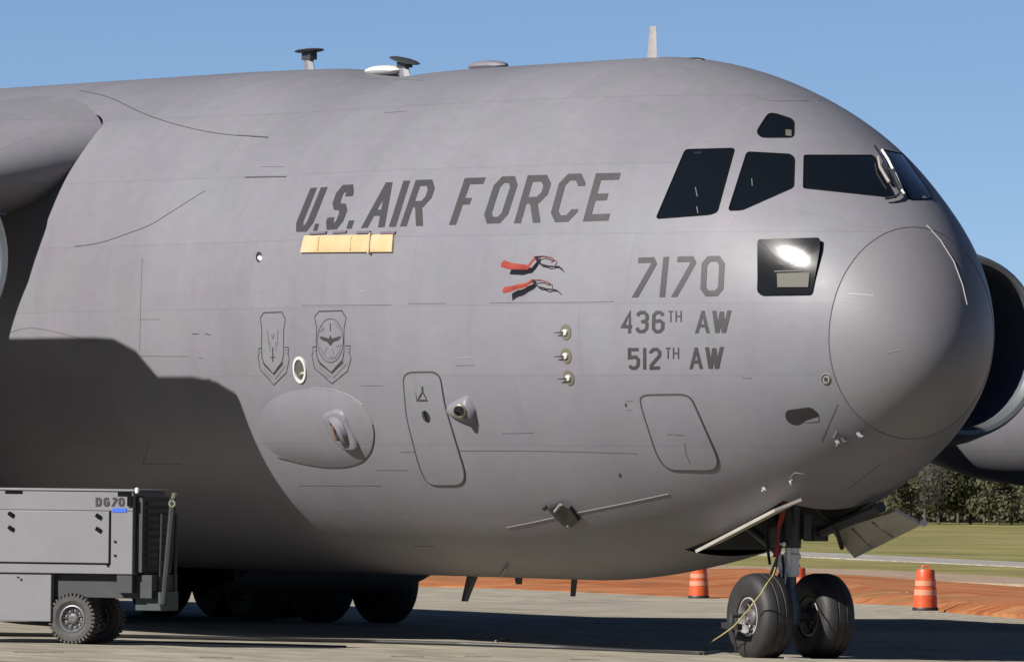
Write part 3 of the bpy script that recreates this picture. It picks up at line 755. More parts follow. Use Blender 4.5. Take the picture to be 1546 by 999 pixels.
# ------------------------------------------------------------------ wheels
def tyre_mesh(rad, wd, hub, ax=(0, 1, 0), n=48):
    b = MB(); h = wd/2
    prof = [(-h*.62, hub), (-h*.86, hub*1.06), (-h, hub+(rad-hub)*.45), (-h*.94, rad*.88), (-h*.72, rad*.965), (-h*.40, rad*.997), (-h*.30, rad), (-h*.28, rad*.985), (-h*.2, rad*.985), (-h*.18, rad),
            (h*.18, rad), (h*.2, rad*.985), (h*.28, rad*.985), (h*.30, rad), (h*.40, rad*.997), (h*.72, rad*.965), (h*.94, rad*.88), (h, hub+(rad-hub)*.45), (h*.86, hub*1.06), (h*.62, hub)]
    b.lathe(prof, (0, 0, 0), ax, n); return b.mesh('tyre')
def rim_mesh(hub, wd, dark=None):
    b = MB(); h = wd/2; d = MB()
    for s in (-1, 1):
        b.lathe([(s*h*.60, hub*1.01), (s*h*.80, hub*.99), (s*h*.82, hub*.92), (s*h*.62, hub*.84), (s*h*.45, hub*.82)], (0, 0, 0), (0, 1, 0), 36)
        d.lathe([(s*h*.45, hub*.82), (s*h*.30, hub*.74), (s*h*.28, hub*.45), (s*h*.55, hub*.38), (s*h*.62, hub*.30), (s*h*.66, hub*.2), (s*h*.60, .001)], (0, 0, 0), (0, 1, 0), 32)
        for k in range(9):
            a = 2*pi*k/9
            b.tube([Vector((hub*.62*cos(a), s*h*.25, hub*.62*sin(a))), Vector((hub*.62*cos(a), s*h*.42, hub*.62*sin(a)))], hub*.085, 6)
            d.tube([Vector((hub*.80*cos(a+.3), s*h*.50, hub*.80*sin(a+.3))), Vector((hub*.36*cos(a+.3), s*h*.42, hub*.36*sin(a+.3)))], hub*.05, 4)
    return b.mesh('rim'), d.mesh('hub')
def add_rim(wheel, ms, mrim, mhub):
    link('wheel_rim', ms[0], mrim, wheel, 35); link('wheel_hub', ms[1], mhub, wheel, 35)
NWR = .515
nt_me, nr_me = tyre_mesh(NWR, .42, .235), rim_mesh(.235, .42)
gear = empty('x', (0, 0, 0), None, None); bpy.data.objects.remove(gear)
GX = 0.04; STEER = R(-2)
for s in (-1, 1):
    wv = link('nose_wheel', nt_me, RUBBER, plane, 40); wv.location = (GX, s*.42, NWR-.012); wv.rotation_euler = (0, .2, STEER)
    add_rim(wv, nr_me, RIM, HUBD)
b = MB(); b.tube([(GX, -.44, NWR), (GX, .44, NWR)], .07, 14); b.build('nose_axle', GEARD, plane)
b = MB(); b.tube([(GX, 0, NWR-.1), (GX, 0, NWR+.05), (GX, 0, NWR+.30)], [.10, .12, .085], 16)
b.tube([(GX, 0, NWR+.30), (GX+.02, 0, NWR+.62)], .062, 16); b.build('lower_strut', BLUEST, plane)
b = MB(); b.lathe([(NWR+.46, .07), (NWR+.48, .085), (NWR+.66, .085), (NWR+.68, .105), (NWR+.72, .105), (NWR+.74, .085), (NWR+.86, .085)], (GX+.02, 0, 0), (0, 0, 1), 18)
b.tube([(GX-.05, -.10, NWR+.50), (GX-.03, -.12, NWR+.62), (GX-.05, -.10, NWR+.72)], [.03, .045, .03], 8); b.tube([(GX+.08, -.08, NWR+.58), (GX+.09, -.09, NWR+.80)], .022, 8)
b.build('strut_collar', GEARW, plane)
b = MB(); b.tube([(GX+.02, 0, NWR+.8), (GX+.05, 0, 2.2)], .105, 18); b.box((GX-.1, -.14, NWR+.92), (.09, .06, .12)); b.box((GX+.1, .12, NWR+1.05), (.07, .05, .15)); b.build('upper_strut', GEARD, plane)
b = MB(); b.tube([(GX-.13, -.08, NWR+.72), (GX-.34, -.06, NWR+.46), (GX-.10, -.06, NWR+.12)], [.03, .035, .03], 8); b.tube([(GX-.13, .08, NWR+.72), (GX-.34, .06, NWR+.46), (GX-.10, .06, NWR+.12)], [.03, .035, .03], 8); b.build('torque_link', BLUEST, plane)
b = MB()
for s in (-1, 1): b.tube([(GX-.1, s*.12, NWR+.75), (GX-.95, s*.30, 1.75)], .05, 10); b.tube([(GX-.95, s*.30, 1.75), (GX-1.2, s*.35, 2.3)], .05, 10)
b.tube([(GX-.95, -.3, 1.75), (GX-.95, .3, 1.75)], .03, 8); b.build('drag_brace', GEARD, plane)
b = MB(); b.tube([(GX+.15, -.15, NWR+.9), (GX+.35, -.2, NWR+1.1), (GX+.3, -.2, 2.0)], .022, 8); b.tube([(GX-.15, -.2, NWR+.6), (GX-.22, -.22, NWR+.95), (GX-.1, -.2, 2.1)], .018, 8); b.tube([(GX+.02, -.13, NWR+.7), (GX+.16, -.2, NWR+.45), (GX+.05, -.15, NWR+.1)], .014, 8); b.build('hydraulic_line', BLACK, plane)
b = MB(); b.tube([(GX+.02, -.11, NWR+.32), (GX+.02, -.11, NWR+.50)], .035, 10); b.tube([(GX-.09, -.10, NWR+.80), (GX-.04, -.15, NWR+.86), (GX+.08, -.15, NWR+.84)], .03, 8); b.build('steering_actuator', CHROME, plane)
b = MB(); b.lathe([(0, .04), (.05, .05), (.07, .048), (.072, .001)], (GX+.2, -.12, NWR+1.02), (.95, -.3, 0), 16); b.build('taxi_light', GEARD, plane)
b = MB(); b.box((0, 0, 0), (.18, .035, .035), Matrix.Translation((GX-.02, -.80, NWR-.12)) @ Matrix.Rotation(.05, 4, 'Y')); b.tube([(GX+.0, -.80, NWR-.12), (GX+.02, -.76, .10)], .016, 6); b.build('tow_pin', BLACK, plane)
b = MB(); b.tube([(GX-.02, -.66, NWR), (GX-.02, -.80, NWR), (GX-.02, -.80, NWR-.12)], .03, 8); b.build('axle_cap', GEARD, plane)

# nose gear doors
def plate(corners, th, name, m, parent=plane):
    c = [Vector(p) for p in corners]; n = (c[1]-c[0]).cross(c[3]-c[0]).normalized()*th/2
    b = MB(); b.hexa([c[0]-n, c[0]+n, c[3]-n, c[3]+n, c[1]-n, c[1]+n, c[2]-n, c[2]+n])
    return b.build(name, m, parent, 30)
a1, a2 = at_y(1050, 832, -1.0), at_y(1169, 770, -1.0)
b1, b2 = at_y(1044, 824, -.62), at_y(1164, 760, -.62)
hi1, hi2 = Vector((a1.x, -.63, a1.z+.13)), Vector((a2.x, -.63, a2.z+.13))
plate([a1, a2, hi2, hi1], .035, 'nose_gear_door', DOORP)
c1, c2 = at_y(1291, 840, 1.05), at_y(1392, 790, 1.05); d1, d2 = at_y(1256, 800, .64), at_y(1352, 770, .64)
dr = plate([c1, c2, d2, d1], .04, 'nose_gear_door', DOORP)
b = MB(); e1 = c1.lerp(d1, .12); e2 = c2.lerp(d2, .12); b.tube([c2+(c2-c1)*.01, c2+(c2-c1)*.035], .045, 10); b.build('door_roller', WHITE, dr)
nn = (c2-c1).cross(d1-c1).normalized(); nn = nn if nn.dot(FWD) < 0 else -nn
for t in (.3, .62):
    b = MB(); b.tube([c1.lerp(c2, t).lerp(d1.lerp(d2, t), .1)+nn*.035, c1.lerp(c2, t).lerp(d1.lerp(d2, t), .9)+nn*.035], .018, 6); b.build('door_rib', PAINT, dr)
b = MB(); b.tube([d1.lerp(d2, .1)+nn*.04, d1.lerp(d2, .1)+Vector((-.1, -.25, .25)), Vector((GX+.1, .3, 1.9))], .03, 8); b.tube([c1.lerp(d1, .5)+nn*.06, Vector((GX+.35, .4, 1.55))], .03, 8); b.build('door_actuator', GEARD, dr)
pA, pB = at_y(1235, 805, .45), at_y(1330, 765, .45)
b = MB(); b.tube([pA, pB], .07, 8); b.box((pA.x-.05, pA.y, pA.z), (.12, .1, .09)); b.build('door_hinge_beam', GEARD, plane)

# main gear
MR = .60
mt_me, mr_me = tyre_mesh(MR, .52, .28), rim_mesh(.28, .52)
for side in (-1, 1):
    for X in (-18.6, -21.4):
        for Y in (3.05, 4.05, 5.05):
            g = ground_z(X, side*Y)
            wv = link('main_wheel', mt_me, RUBBER, plane, 40); wv.location = (X, side*Y, MR+g-.015)
            add_rim(wv, mr_me, RIM, HUBD)
        b = MB(); b.tube([(X, side*2.9, MR+g), (X, side*5.2, MR+g)], .09, 10); b.tube([(X, side*3.55, MR+g), (X, side*3.55, 2.2)], .17, 12); b.build('main_strut', GEARD, plane)

# ------------------------------------------------------------------ things hanging on the aircraft
# cloth cover under the lettering
cov = empty('vent_cover', tuple(skin(525, 368)[0]), 'tan yellow cloth cover strapped flat to the aircraft flank below the big lettering', 'cover')
def hang(o):   # keep world placement under a placed empty
    o.matrix_parent_inverse = o.parent.matrix_world.inverted(); return o
bpy.context.view_layer.update()
ph = patch('cloth', [(462, 357), (596, 355), (594, 381), (456, 382)], YEL, cov, lift=.03, thick=.0, rings=5, dome=.018); hang(ph)
for x in (484, 533):
    hang(ribbon('cloth_fold', [(x+2, 360), (x, 379)], .012, YEL, cov, lift=.052, thick=.03, closed=False))
hang(ribbon('strap', [(563.5, 354), (561, 384)], .03, mat('strap_web', (.55, .43, .28), .8), cov, lift=.058, thick=.05, closed=False))
for q in ([(469, 353.5), (494, 351.5)], [(504, 351.5), (524, 350.5)], [(540, 351.5), (560, 351)], [(576, 352), (598, 352)]):
    hang(ribbon('tie', q, .03, mat('tie_web', (.16, .12, .16), .8) if 'tie_web' not in MATS else MATS['tie_web'], cov, lift=.02, closed=False))
# red ribbons
def streamer(spec, label, grp):
    p0, n0 = skin(*spec['pin'])
    e = empty('warning_streamer', tuple(p0), label, 'streamer', grp); bpy.context.view_layer.update()
    for nm, pts, wd, lift, m in spec['bits']:
        pts2 = resample([Vector(p) for p in pts], 4, False); rows = []
        for i, p in enumerate(pts2):
            t = i/(len(pts2)-1); s, n = skin(p.x, p.y)
            a = pts2[max(i-1, 0)]; c = pts2[min(i+1, len(pts2)-1)]
            tv = (skin(c.x, c.y)[0]-skin(a.x, a.y)[0]).normalized(); sd = n.cross(tv)
            L = lift[0]*(1-t)+lift[1]*t + .012*sin(t*14)
            w2 = wd[0]*(1-t)+wd[1]*t
            rows.append([s+n*(L-.02)-sd*w2/2, s+n*(L+.012)+sd*0, s+n*L+sd*w2/2])
        b = MB(); b.grid(rows); o = b.build(nm, m, e, 60); hang(o)
    b = MB(); b.lathe([(0, .02), (.05, .02), (.06, .012), (.06, .001)], p0, n0, 10); hang(b.build('pin', CHROME, e))
streamer({'pin': (815, 391), 'bits': [
    ('ribbon', [(814, 391), (808, 399), (803, 405), (791, 405), (779, 404), (771, 401)], (.05, .09), (.06, .13), REDC),
    ('cord', [(812, 390), (824, 388), (838, 391), (841, 395), (838, 398)], (.014, .014), (.06, .05), REDC),
    ('cord', [(814, 392), (820, 400), (832, 403), (847, 403), (852, 409)], (.022, .014), (.06, .03), HOSE)]},
    'upper red warning ribbon blowing from a pin behind the large tail number', 'red ribbons on the flank')
streamer({'pin': (808, 425), 'bits': [
    ('ribbon', [(810, 425), (803, 430), (792, 434), (782, 437), (773, 440)], (.05, .08), (.06, .13), REDC),
    ('cord', [(808, 424), (822, 424), (834, 428), (834, 432)], (.014, .014), (.06, .05), REDC),
    ('cord', [(810, 427), (818, 434), (830, 437), (842, 438), (848, 442)], (.022, .014), (.06, .03), HOSE)]},
    'lower of the two red warning ribbons, just above a panel seam', 'red ribbons on the flank')
e = empty('warning_streamer', (GX+.2, -.22, 1.9), 'long orange red ribbon dangling down the nose gear strut', 'streamer'); bpy.context.view_layer.update()
for k, (dx, w0) in enumerate(((0, .03), (-.04, .02))):
    b = MB(); rows = []
    for i in range(14):
        t = i/13; p = Vector((GX+.30-.16*t+dx*t+.02*sin(9*t+k), -.30, 1.86-.66*t)); wv = w0*(1+.3*sin(7*t))
        rows.append([p-Vector((wv*.6, wv*.5, 0)), p+Vector((0, 0, .008)), p+Vector((wv*.6, wv*.5, 0))])
    b.grid(rows); hang(b.build('ribbon', REDC, e, 60))

# ------------------------------------------------------------------ ground power cart
al = R(22)
cl = rh*cos(al) - vh*sin(al)      # along its length, to the right and a little towards the viewer
cd_ = rh*sin(al) + vh*cos(al)     # away from the viewer
cp = on_ground(115, 971.5)
CM = Matrix((cl, cd_, UP)).transposed().to_4x4(); CM.translation = cp
cart = bpy.data.objects.new('ground_power_cart', None); COL.objects.link(cart); cart.matrix_world = CM
tag(cart, 'boxy grey ground power cart with black DG70 lettering parked beneath the wing', 'ground cart')
bpy.context.view_layer.update()
def cbox(name, x0, x1, y0, y1, z0, z1, m, parent=cart, bev=.008):
    b = MB(); b.box(((x0+x1)/2, (y0+y1)/2, (z0+z1)/2), (abs(x1-x0)/2, abs(y1-y0)/2, abs(z1-z0)/2)); o = b.build(name, m, parent, 30)
    if bev:
        md = o.modifiers.new('bevel', 'BEVEL'); md.width = bev; md.segments = 2; md.limit_method = 'ANGLE'
    return o
FY = -.20     # front face, local depth
def cxy(px, py):
    p = on_plane(px, py, CM @ Vector((0, FY, 0)), CM.to_3x3() @ Vector((0, 1, 0))); q = CM.inverted() @ p; return q.x, q.z
xr, ztop = cxy(201, 742); _, zmid = cxy(150, 866); xs_, zsk = cxy(75, 938); xd, zd1 = cxy(165, 850); _, zd0 = cxy(150, 771)
print('cart', xr, ztop, zmid, xs_, zsk, xd, zd1, zd0)
XL = xr-3.1
cbox('cart_body', XL, xr, FY, FY+.95, zmid, ztop, CARTP)
cbox('body_cap', XL-.01, xr+.02, FY-.015, FY+.97, ztop+.001, ztop+.03, CARTP)
cbox('skirt_box', XL+.2, xs_, FY+.03, FY+.85, zsk, zmid-.002, CARTP)
dp = cbox('access_door', xd-1.75, xd, FY-.018, FY+.01, zd1, zd0, CARTP)
b = MB()
for (u0_, v0_, u1_, v1_) in ((xd-1.75, zd1-.006, xd+.012, zd1-.006), (xd+.008, zd1, xd+.008, zd0), ):
    b.tube([(u0_, FY-.004, v0_), (u1_, FY-.004, v1_)], .009, 6)
b.build('door_gap', GASKET, dp)
b = MB(); b.tube([(xd-1.75, FY-.002, zd0+.006), (xr, FY-.002, zd0+.006)], .004, 6); b.build('body_seam', LINE, cart)
for (px, py) in ((18, 776), (18, 797), (150, 779), (150, 799)):
    u, v = cxy(px, py); b = MB(); b.box((0, 0, 0), (.034, .014, .022), Matrix.Translation((u, FY-.03, v)) @ Matrix.Rotation(.5, 4, 'Y')); b.build('latch', GASKET, dp)
for (a, c) in (((8, 738), (34, 745)), ((178, 742), (199, 749))):
    u0_, v0_ = cxy(*a); u1_, v1_ = cxy(*c); cbox('vent_slot', u0_, u1_, FY-.006, FY+.02, v1_, v0_, GASKET, bev=0)
u0_, v0_ = cxy(170, 766.5); u1_, v1_ = cxy(191, 773); cbox('blue_label', u0_, u1_, FY-.008, FY+.0, v1_, v0_, BLUEL, bev=0)
for (px, py) in ((174, 817), (174, 838), (163, 853), (28, 871)):
    u, v = cxy(px, py); b = MB(); b.box((u, FY-.008, v), (.012, .008, .010)); b.build('bolt', GASKET, cart)
def put_cart(x, y, h):
    u, v = cxy(x, y); return Vector((u, FY-.006-h*.5, v))
for ch, x in zip('DG70', (144.5, 156.5, 168.5, 179)):
    letter(ch, [(x, 764), (x+9.2, 764), (x+9.2, 750.5), (x, 750.5)], .25, put_cart, 'letter', INK, cart, lift=0)
b = MB(); u, v = cxy(197, 756); b.box((u, FY-.015, v), (.03, .015, .06)); b.build('corner_catch', GASKET, cart)
b = MB(); u, v = cxy(207, 740); b.lathe([(-.035, .001), (-.03, .022), (0, .028), (.03, .022), (.035, .001)], (u, FY+.0, v), (0, 0, 1), 12); b.build('corner_lamp', GEARW, cart)
# dark end: louvred radiator, hitch frame
cbox('end_panel', xr+.001, xr+.09, FY+.08, FY+.92, zmid+.02, ztop-.05, CARTD)
for k in range(9):
    z = zmid+.12+k*.085; cbox('louvre', xr+.09, xr+.11, FY+.18, FY+.85, z, z+.045, CARTG, bev=0)
u, v = cxy(182, 880)
cbox('corner_bracket', u-.06, u+.14, FY+.02, FY+.2, zmid-.22, zmid+.06, CARTD)
cbox('chassis', xs_+.0, xr+.2, FY+.12, FY+.85, zmid-.28, zmid-.004, CARTD)
cbox('hitch_frame', xr-.05, xr+.28, FY+.2, FY+.7, .40, .62, CARTG)
b = MB(); b.tube([(xr+.2, FY+.3, .42), (xr+.22, FY+.32, ztop-.25)], .022, 8); b.tube([(xr+.2, FY+.75, .42), (xr+.22, FY+.75, ztop-.25)], .022, 8); b.build('frame_post', CARTG, cart)
u0_, v0_ = cxy(251, 752); u1_, v1_ = cxy(236, 912)
b = MB(); b.tube([(u1_, FY+.2, v1_), (u0_, FY+.2, v0_)], [.035, .042], 8); tb = b.build('tow_bar', CARTD, cart)
b = MB(); b.tube([(u0_, FY+.2, v0_), (u0_+.02, FY+.2, v0_+.06)], .03, 8); b.lathe([(-.02, .045), (-.02, .025), (.02, .025), (.02, .045), (-.02, .045)], (u0_-.0, FY+.18, v0_-.06), (0, 1, 0), 14); b.build('tow_eye', BRASS, tb)
b = MB(); b.tube([(u1_-.0, FY+.2, v1_), (xr+.0, FY+.5, .45)], .04, 8); b.build('tow_hinge', CARTD, cart)
# wheels with lugged tyres
def cart_tyre():
    b = MB(); rad, hub, h = .297, .16, .10; n = 36
    b.lathe([(-h*.7, hub), (-h, hub+.05), (-h, rad*.86), (-h*.75, rad*.945), (h*.75, rad*.945), (h, rad*.86), (h, hub+.05), (h*.7, hub)], (0, 0, 0), (0, 1, 0), n)
    for k in range(n):
        for s in (-1, 1):
            a = 2*pi*(k+.25*s)/n; m = Matrix.Rotation(a, 4, 'Y')
            b.hexa([m @ Vector((x, y, z)) for x in (-.013, .013) for y in (s*.008, s*h*1.02) for z in (rad*.87 if True else 0, rad)])
    return b.mesh('lug_tyre')
ct, crm = cart_tyre(), rim_mesh(.16, .2)
CTY = mat('dusty_cart_tyre', (.075, .07, .066), .8, var=.25, scale=9)
for i, (x, y) in enumerate(((0, FY+.16), (0, FY+.84), (-2.1, FY+.16), (-2.1, FY+.84))):
    wv = link('cart_wheel', ct, CTY if i % 2 == 0 else CTY, cart, 30); wv.location = (x, y, .295); add_rim(wv, crm, LIPM, HUBD)
b = MB(); b.tube([(0, FY+.16, .31), (0, FY+.84, .31)], .05, 8); b.box((0, FY+.62, .42), (.1, .35, .12)); b.build('cart_axle', CARTD, cart)
b = MB(); b.tube([(-2.1, FY+.16, .31), (-2.1, FY+.84, .31)], .05, 8); b.build('cart_axle', CARTD, cart)

# ------------------------------------------------------------------ hoses, ropes, chock
def ground_path(pts, r, up=0):
    out = []
    for p in resample([Vector(p) for p in pts], 12, False):
        q = on_ground(p.x, p.y); out.append(q+Vector((0, 0, r*.9+up)))
    return out
b = MB(); b.tube(ground_path([(-40, 959.5), (120, 961.5), (250, 964), (400, 967.5), (560, 970.5), (700, 974.5), (850, 980), (960, 985), (1060, 990), (1085, 986)], .026), .026, 8)
tag(b.build('ground_hose', HOSE), 'thick black hose lying along the concrete from the cart towards the nose wheels', 'hose')
b = MB(); b.tube(ground_path([(-40, 968.5), (120, 970.5), (230, 969.5), (330, 971.5), (430, 974), (523, 976.5)], .012), .012, 6)
tag(b.build('ground_cable', HOSE), 'thin dark cable ending on the concrete in front of the thick hose', 'cable')
b = MB(); b.tube(ground_path([(748, 969), (757, 966), (770, 965.5), (780, 967.5), (785, 970)], .010, .01), .010, 6)
tag(b.build('loose_rope', ROPE), 'short loop of yellow rope lying just behind the black hose', 'rope')
g0 = on_ground(1062, 978)
b = MB(); b.tube([g0+Vector((0, 0, .015))]+[at_y(x, y, yy) for x, y, yy in ((1090, 958, -.86), (1108, 945, -.84), (1128, 922, -.80), (1148, 897, -.78), (1158, 880, -.72), (1167, 868, -.6), (1172, 852, -.3))], .009, 6)
tag(b.build('grounding_wire', ROPE), 'thin pale yellow wire running from the ground across the near nose wheel', 'wire')
ch = MB(); cpos = Vector((GX+.40, -.15, 0)); ch.grid([[cpos+Vector((x*.7, y, z*.45)) for x, z in ((-.12, 0), (-.10, .07), (-.02, .09), (.06, .05), (.09, 0))] for y in (-.16, .16)], False)
ch.f.append((0, 1, 2, 3, 4)); ch.f.append((9, 8, 7, 6, 5))
tag(ch.build('wheel_chock', RIM, None, 20), 'small pale wedge chock on the ground between the nose wheels', 'chock')

# ------------------------------------------------------------------ ground
def ground_mat(name, cols, scale, rough=.9, stretch=(1, 1, 1), bump=.3, bscale=3.0, dist=.05, fine=None):
    m = bpy.data.materials.new(name); m.use_nodes = True; t = m.node_tree; bs = t.nodes['Principled BSDF']
    bs.inputs['Roughness'].default_value = rough; bs.inputs['Specular IOR Level'].default_value = .25
    tc = t.nodes.new('ShaderNodeTexCoord'); mp = t.nodes.new('ShaderNodeMapping'); mp.inputs['Scale'].default_value = stretch
    mp.inputs['Rotation'].default_value = (0, 0, -yaw)
    t.links.new(tc.outputs['Object'], mp.inputs['Vector'])
    n = t.nodes.new('ShaderNodeTexNoise'); n.inputs['Scale'].default_value = scale; n.inputs['Detail'].default_value = 8; n.inputs['Roughness'].default_value = .65
    t.links.new(mp.outputs[0], n.inputs['Vector'])
    cr = t.nodes.new('ShaderNodeValToRGB'); e = cr.color_ramp.elements
    while len(e) < len(cols): e.new(.5)
    for i, c in enumerate(cols): e[i].position = .3+.4*i/(len(cols)-1); e[i].color = (*c, 1)
    t.links.new(n.outputs['Fac'], cr.inputs[0]); out = cr.outputs[0]
    n2 = t.nodes.new('ShaderNodeTexNoise'); n2.inputs['Scale'].default_value = bscale; n2.inputs['Detail'].default_value = 6
    t.links.new(mp.outputs[0], n2.inputs['Vector'])
    mx = t.nodes.new('ShaderNodeMix'); mx.data_type = 'RGBA'; mx.blend_type = 'MULTIPLY'; mx.inputs[0].default_value = 1
    c2 = t.nodes.new('ShaderNodeValToRGB'); c2.color_ramp.elements[0].color = (.72, .72, .72, 1); c2.color_ramp.elements[1].color = (1.15, 1.15, 1.15, 1)
    c2.color_ramp.elements[0].position = .35; c2.color_ramp.elements[1].position = .65
    t.links.new(n2.outputs['Fac'], c2.inputs[0]); t.links.new(out, mx.inputs[6]); t.links.new(c2.outputs[0], mx.inputs[7])
    t.links.new(mx.outputs[2], bs.inputs['Base Color'])
    bp = t.nodes.new('ShaderNodeBump'); bp.inputs['Strength'].default_value = bump; bp.inputs['Distance'].default_value = dist
    t.links.new(n2.outputs['Fac'], bp.inputs['Height']); t.links.new(bp.outputs[0], bs.inputs['Normal'])
    return m
CONC = ground_mat('apron_concrete', [(.205, .180, .137), (.275, .247, .19), (.318, .288, .226)], .35, stretch=(.5, 1, 1), bscale=2.2, bump=.1, dist=.01)
ASPH = ground_mat('dark_asphalt', [(.045, .044, .042), (.07, .068, .065)], .25, stretch=(.25, 1, 1), bscale=1.5, bump=.1, dist=.01)  # dark tone for the crack seals and the added bounce-cutting ground
CLAY = ground_mat('red_clay', [(.21, .058, .017), (.29, .09, .025), (.33, .13, .047), (.17, .12, .038)], .35, stretch=(.35, 1, 1), bscale=1.3, bump=.6, dist=.12)
PALE = ground_mat('pale_clay_path', [(.26, .18, .12), (.31, .245, .18)], .3, stretch=(.3, 1, 1))
GRASS = ground_mat('field_grass', [(.11, .12, .03), (.18, .165, .05), (.24, .19, .085)], .10, stretch=(.35, 1, 1), bscale=.7, bump=.6, dist=.25)
ROAD = ground_mat('service_road', [(.25, .23, .205), (.30, .28, .255)], .2, stretch=(.3, 1, 1))
cam0 = Vector((cam_loc.x, cam_loc.y, 0))
def gp(d, l): 
    p = cam0+vh*d+rh*l; return Vector((p.x, p.y, ground_z(p.x, p.y)))
# base: grass to the horizon
b = MB(); ds = [-60, 0, 60, 100, 116]+[125+75*i/15 for i in range(0, 16)]+[230, 260, 320, 420, 560, 800, 1400, 3000, 7000]
ls = [-3500, -1200, -400, -150, -60, -30, -20, -13.7, -8, -3, 0, 3.3, 20, 60, 150, 400, 1200, 3500]
b.grid([[gp(d, l)-Vector((0, 0, .02+.38*min(max((235-d)/20, 0), 1))) for l in ls] for d in ds]); tag(b.build('grass_field', GRASS, None, None), kind='structure')
def depth_of(px, py):
    q = on_ground(px, py)-cam0; return q.dot(vh), q.dot(rh)
def edge_line(*pix):
    P = sorted(((lambda dl: (dl[1], dl[0]))(depth_of(*p)) for p in pix))
    def f(l):
        if l <= P[0][0]: return P[0][1]
        for (l0, d0), (l1, d1) in zip(P, P[1:]):
            if l <= l1: return d0+(d1-d0)*(l-l0)/(l1-l0)
        return P[-1][1]
    return f
def sheet(name, e0, e1, m, lift, n=10, mound=0.0, lim=170):
    b = MB(); rows = []
    LL = [-lim+2*lim*i/(60 if mound == 0 else 340) for i in range((60 if mound == 0 else 340)+1)]
    for k in range(n+1):
        t = k/n; row = []
        for l in LL:
            d = e0(l)*(1-t)+e1(l)*t; p = gp(d, l); z = lift
            if mound: z += mound*sin(pi*t)**.7*(.75+.25*sin(l*.9+1.3*sin(l*.31)))*(1+.25*sin(l*3.1+t*5)) if 0 < t < 1 else 0
            row.append(p+Vector((0, 0, z)))
        if k == 0: rows.append([p-Vector((0, 0, .5)) for p in row])
        rows.append(row)
        if k == n: rows.append([p-Vector((0, 0, .5)) for p in row])
    b.grid(rows); return tag(b.build(name, m, None, 60), kind='structure')
E_taxi = edge_line((600, 882), (690, 884.5), (1060, 902), (1290, 908), (1600, 934))
E_clay = edge_line((600, 868), (1060, 857.5), (1290, 868), (1600, 890))
E_path = edge_line((600, 860), (1060, 851.5), (1290, 857), (1600, 880.5))
E_road0 = edge_line((1000, 830), (1230, 841), (1500, 854), (1600, 859))
E_road1 = edge_line((1000, 823), (1230, 833.5), (1500, 846), (1600, 851))
print('edges', E_taxi(0), E_clay(0), E_path(0), E_road0(0), E_road1(0), E_taxi(60), E_road1(60))
sheet('apron', lambda l: 99.0, E_taxi, CONC, 0, 40)
sheet('unseen_dark_ground', lambda l: -40.0, lambda l: 99.0, ASPH, -.006, 16)  # dark ground added out of view to cut light bounced onto the belly
ap = bpy.data.objects['apron']
for q in ([(590, 991), (612, 990.5), (640, 991.5)], [(700, 990.5), (742, 991.5)], [(1180, 994), (1222, 993), (1262, 995)], [(20, 984), (60, 985), (96, 984.5)], [(860, 995), (905, 996.5)], [(300, 992), (352, 993)]):
    P = [on_ground(*p) for p in resample([Vector(p) for p in q], 5, False)]; b = MB()
    b.grid([[p+Vector((0, 0, .006))-vh*.09*(.6+.4*sin(i*2.3)), p+Vector((0, 0, .008))+vh*.09*(.6+.4*sin(i*1.7))] for i, p in enumerate(P)]); b.build('crack_seal', ASPH, ap, None)
sheet('clay_bank', lambda l: E_taxi(l)-.2, E_clay, CLAY, .012, 10, .24)
sheet('clay_path', E_clay, E_path, PALE, .008, 4)
sheet('service_road', E_road0, E_road1, ROAD, .012, 3, lim=260)

# ------------------------------------------------------------------ traffic drums, stake
def drum_proto():
    e = empty('traffic_drum', (0, 0, 0), 'x', 'traffic drum', 'orange drums along the taxiway edge')
    b = MB(); prof = [(.06, .285), (.065, .27), (.30, .262), (.31, .25), (.50, .245), (.51, .232), (.70, .226), (.71, .214), (.88, .205), (.92, .19), (.93, .001)]
    b.lathe(prof, (0, 0, 0), (0, 0, 1), 28); b.build('drum_body', ORANGE, e)
    for z0, z1, r_ in ((.34, .47, .2525), (.55, .67, .2345)):
        b = MB(); b.lathe([(z0, r_), (z0, r_+.004), (z1, r_-.003+.004), (z1, r_-.003)], (0, 0, 0), (0, 0, 1), 28); b.build('tape_band', REFL, e)
    b = MB(); b.lathe([(0, .29), (.045, .295), (.07, .285), (.07, .27)], (0, 0, 0), (0, 0, 1), 28); b.build('drum_base', HOSE, e)
    b = MB(); b.tube([(-.09, 0, .92), (-.07, 0, 1.0), (.07, 0, 1.0), (.09, 0, .92)], .02, 8); b.build('drum_handle', ORANGE, e)
    return e
def copy_tree(o, parent=None):
    c = o.copy(); COL.objects.link(c)
    if parent: c.parent = parent
    for chd in list(o.children): copy_tree(chd, c)
    return c
pr = drum_proto()
for i, (px, py, lb) in enumerate(((1397, 921, 'orange and white traffic drum standing alone right of the nose gear'), (1055, 902.5, 'orange traffic drum below the aircraft chin, left of the nose wheels'),
                                  (1204, 909, 'orange traffic drum half hidden behind the nose gear strut'))):
    o = pr if i == 0 else copy_tree(pr)
    q = on_ground(px, py); o.location = q; o.scale = (.83, .83, .83); o['label'] = lb; o.rotation_euler = (0, 0, random.random()*3)
q = on_ground(1370, 911.5); b = MB(); b.tube([q, q+Vector((0, 0, .26))], .035, 6)
tag(b.build('marker_stake', WOODM), 'short pale wooden stake at the taxiway edge beside the lone drum', 'stake')

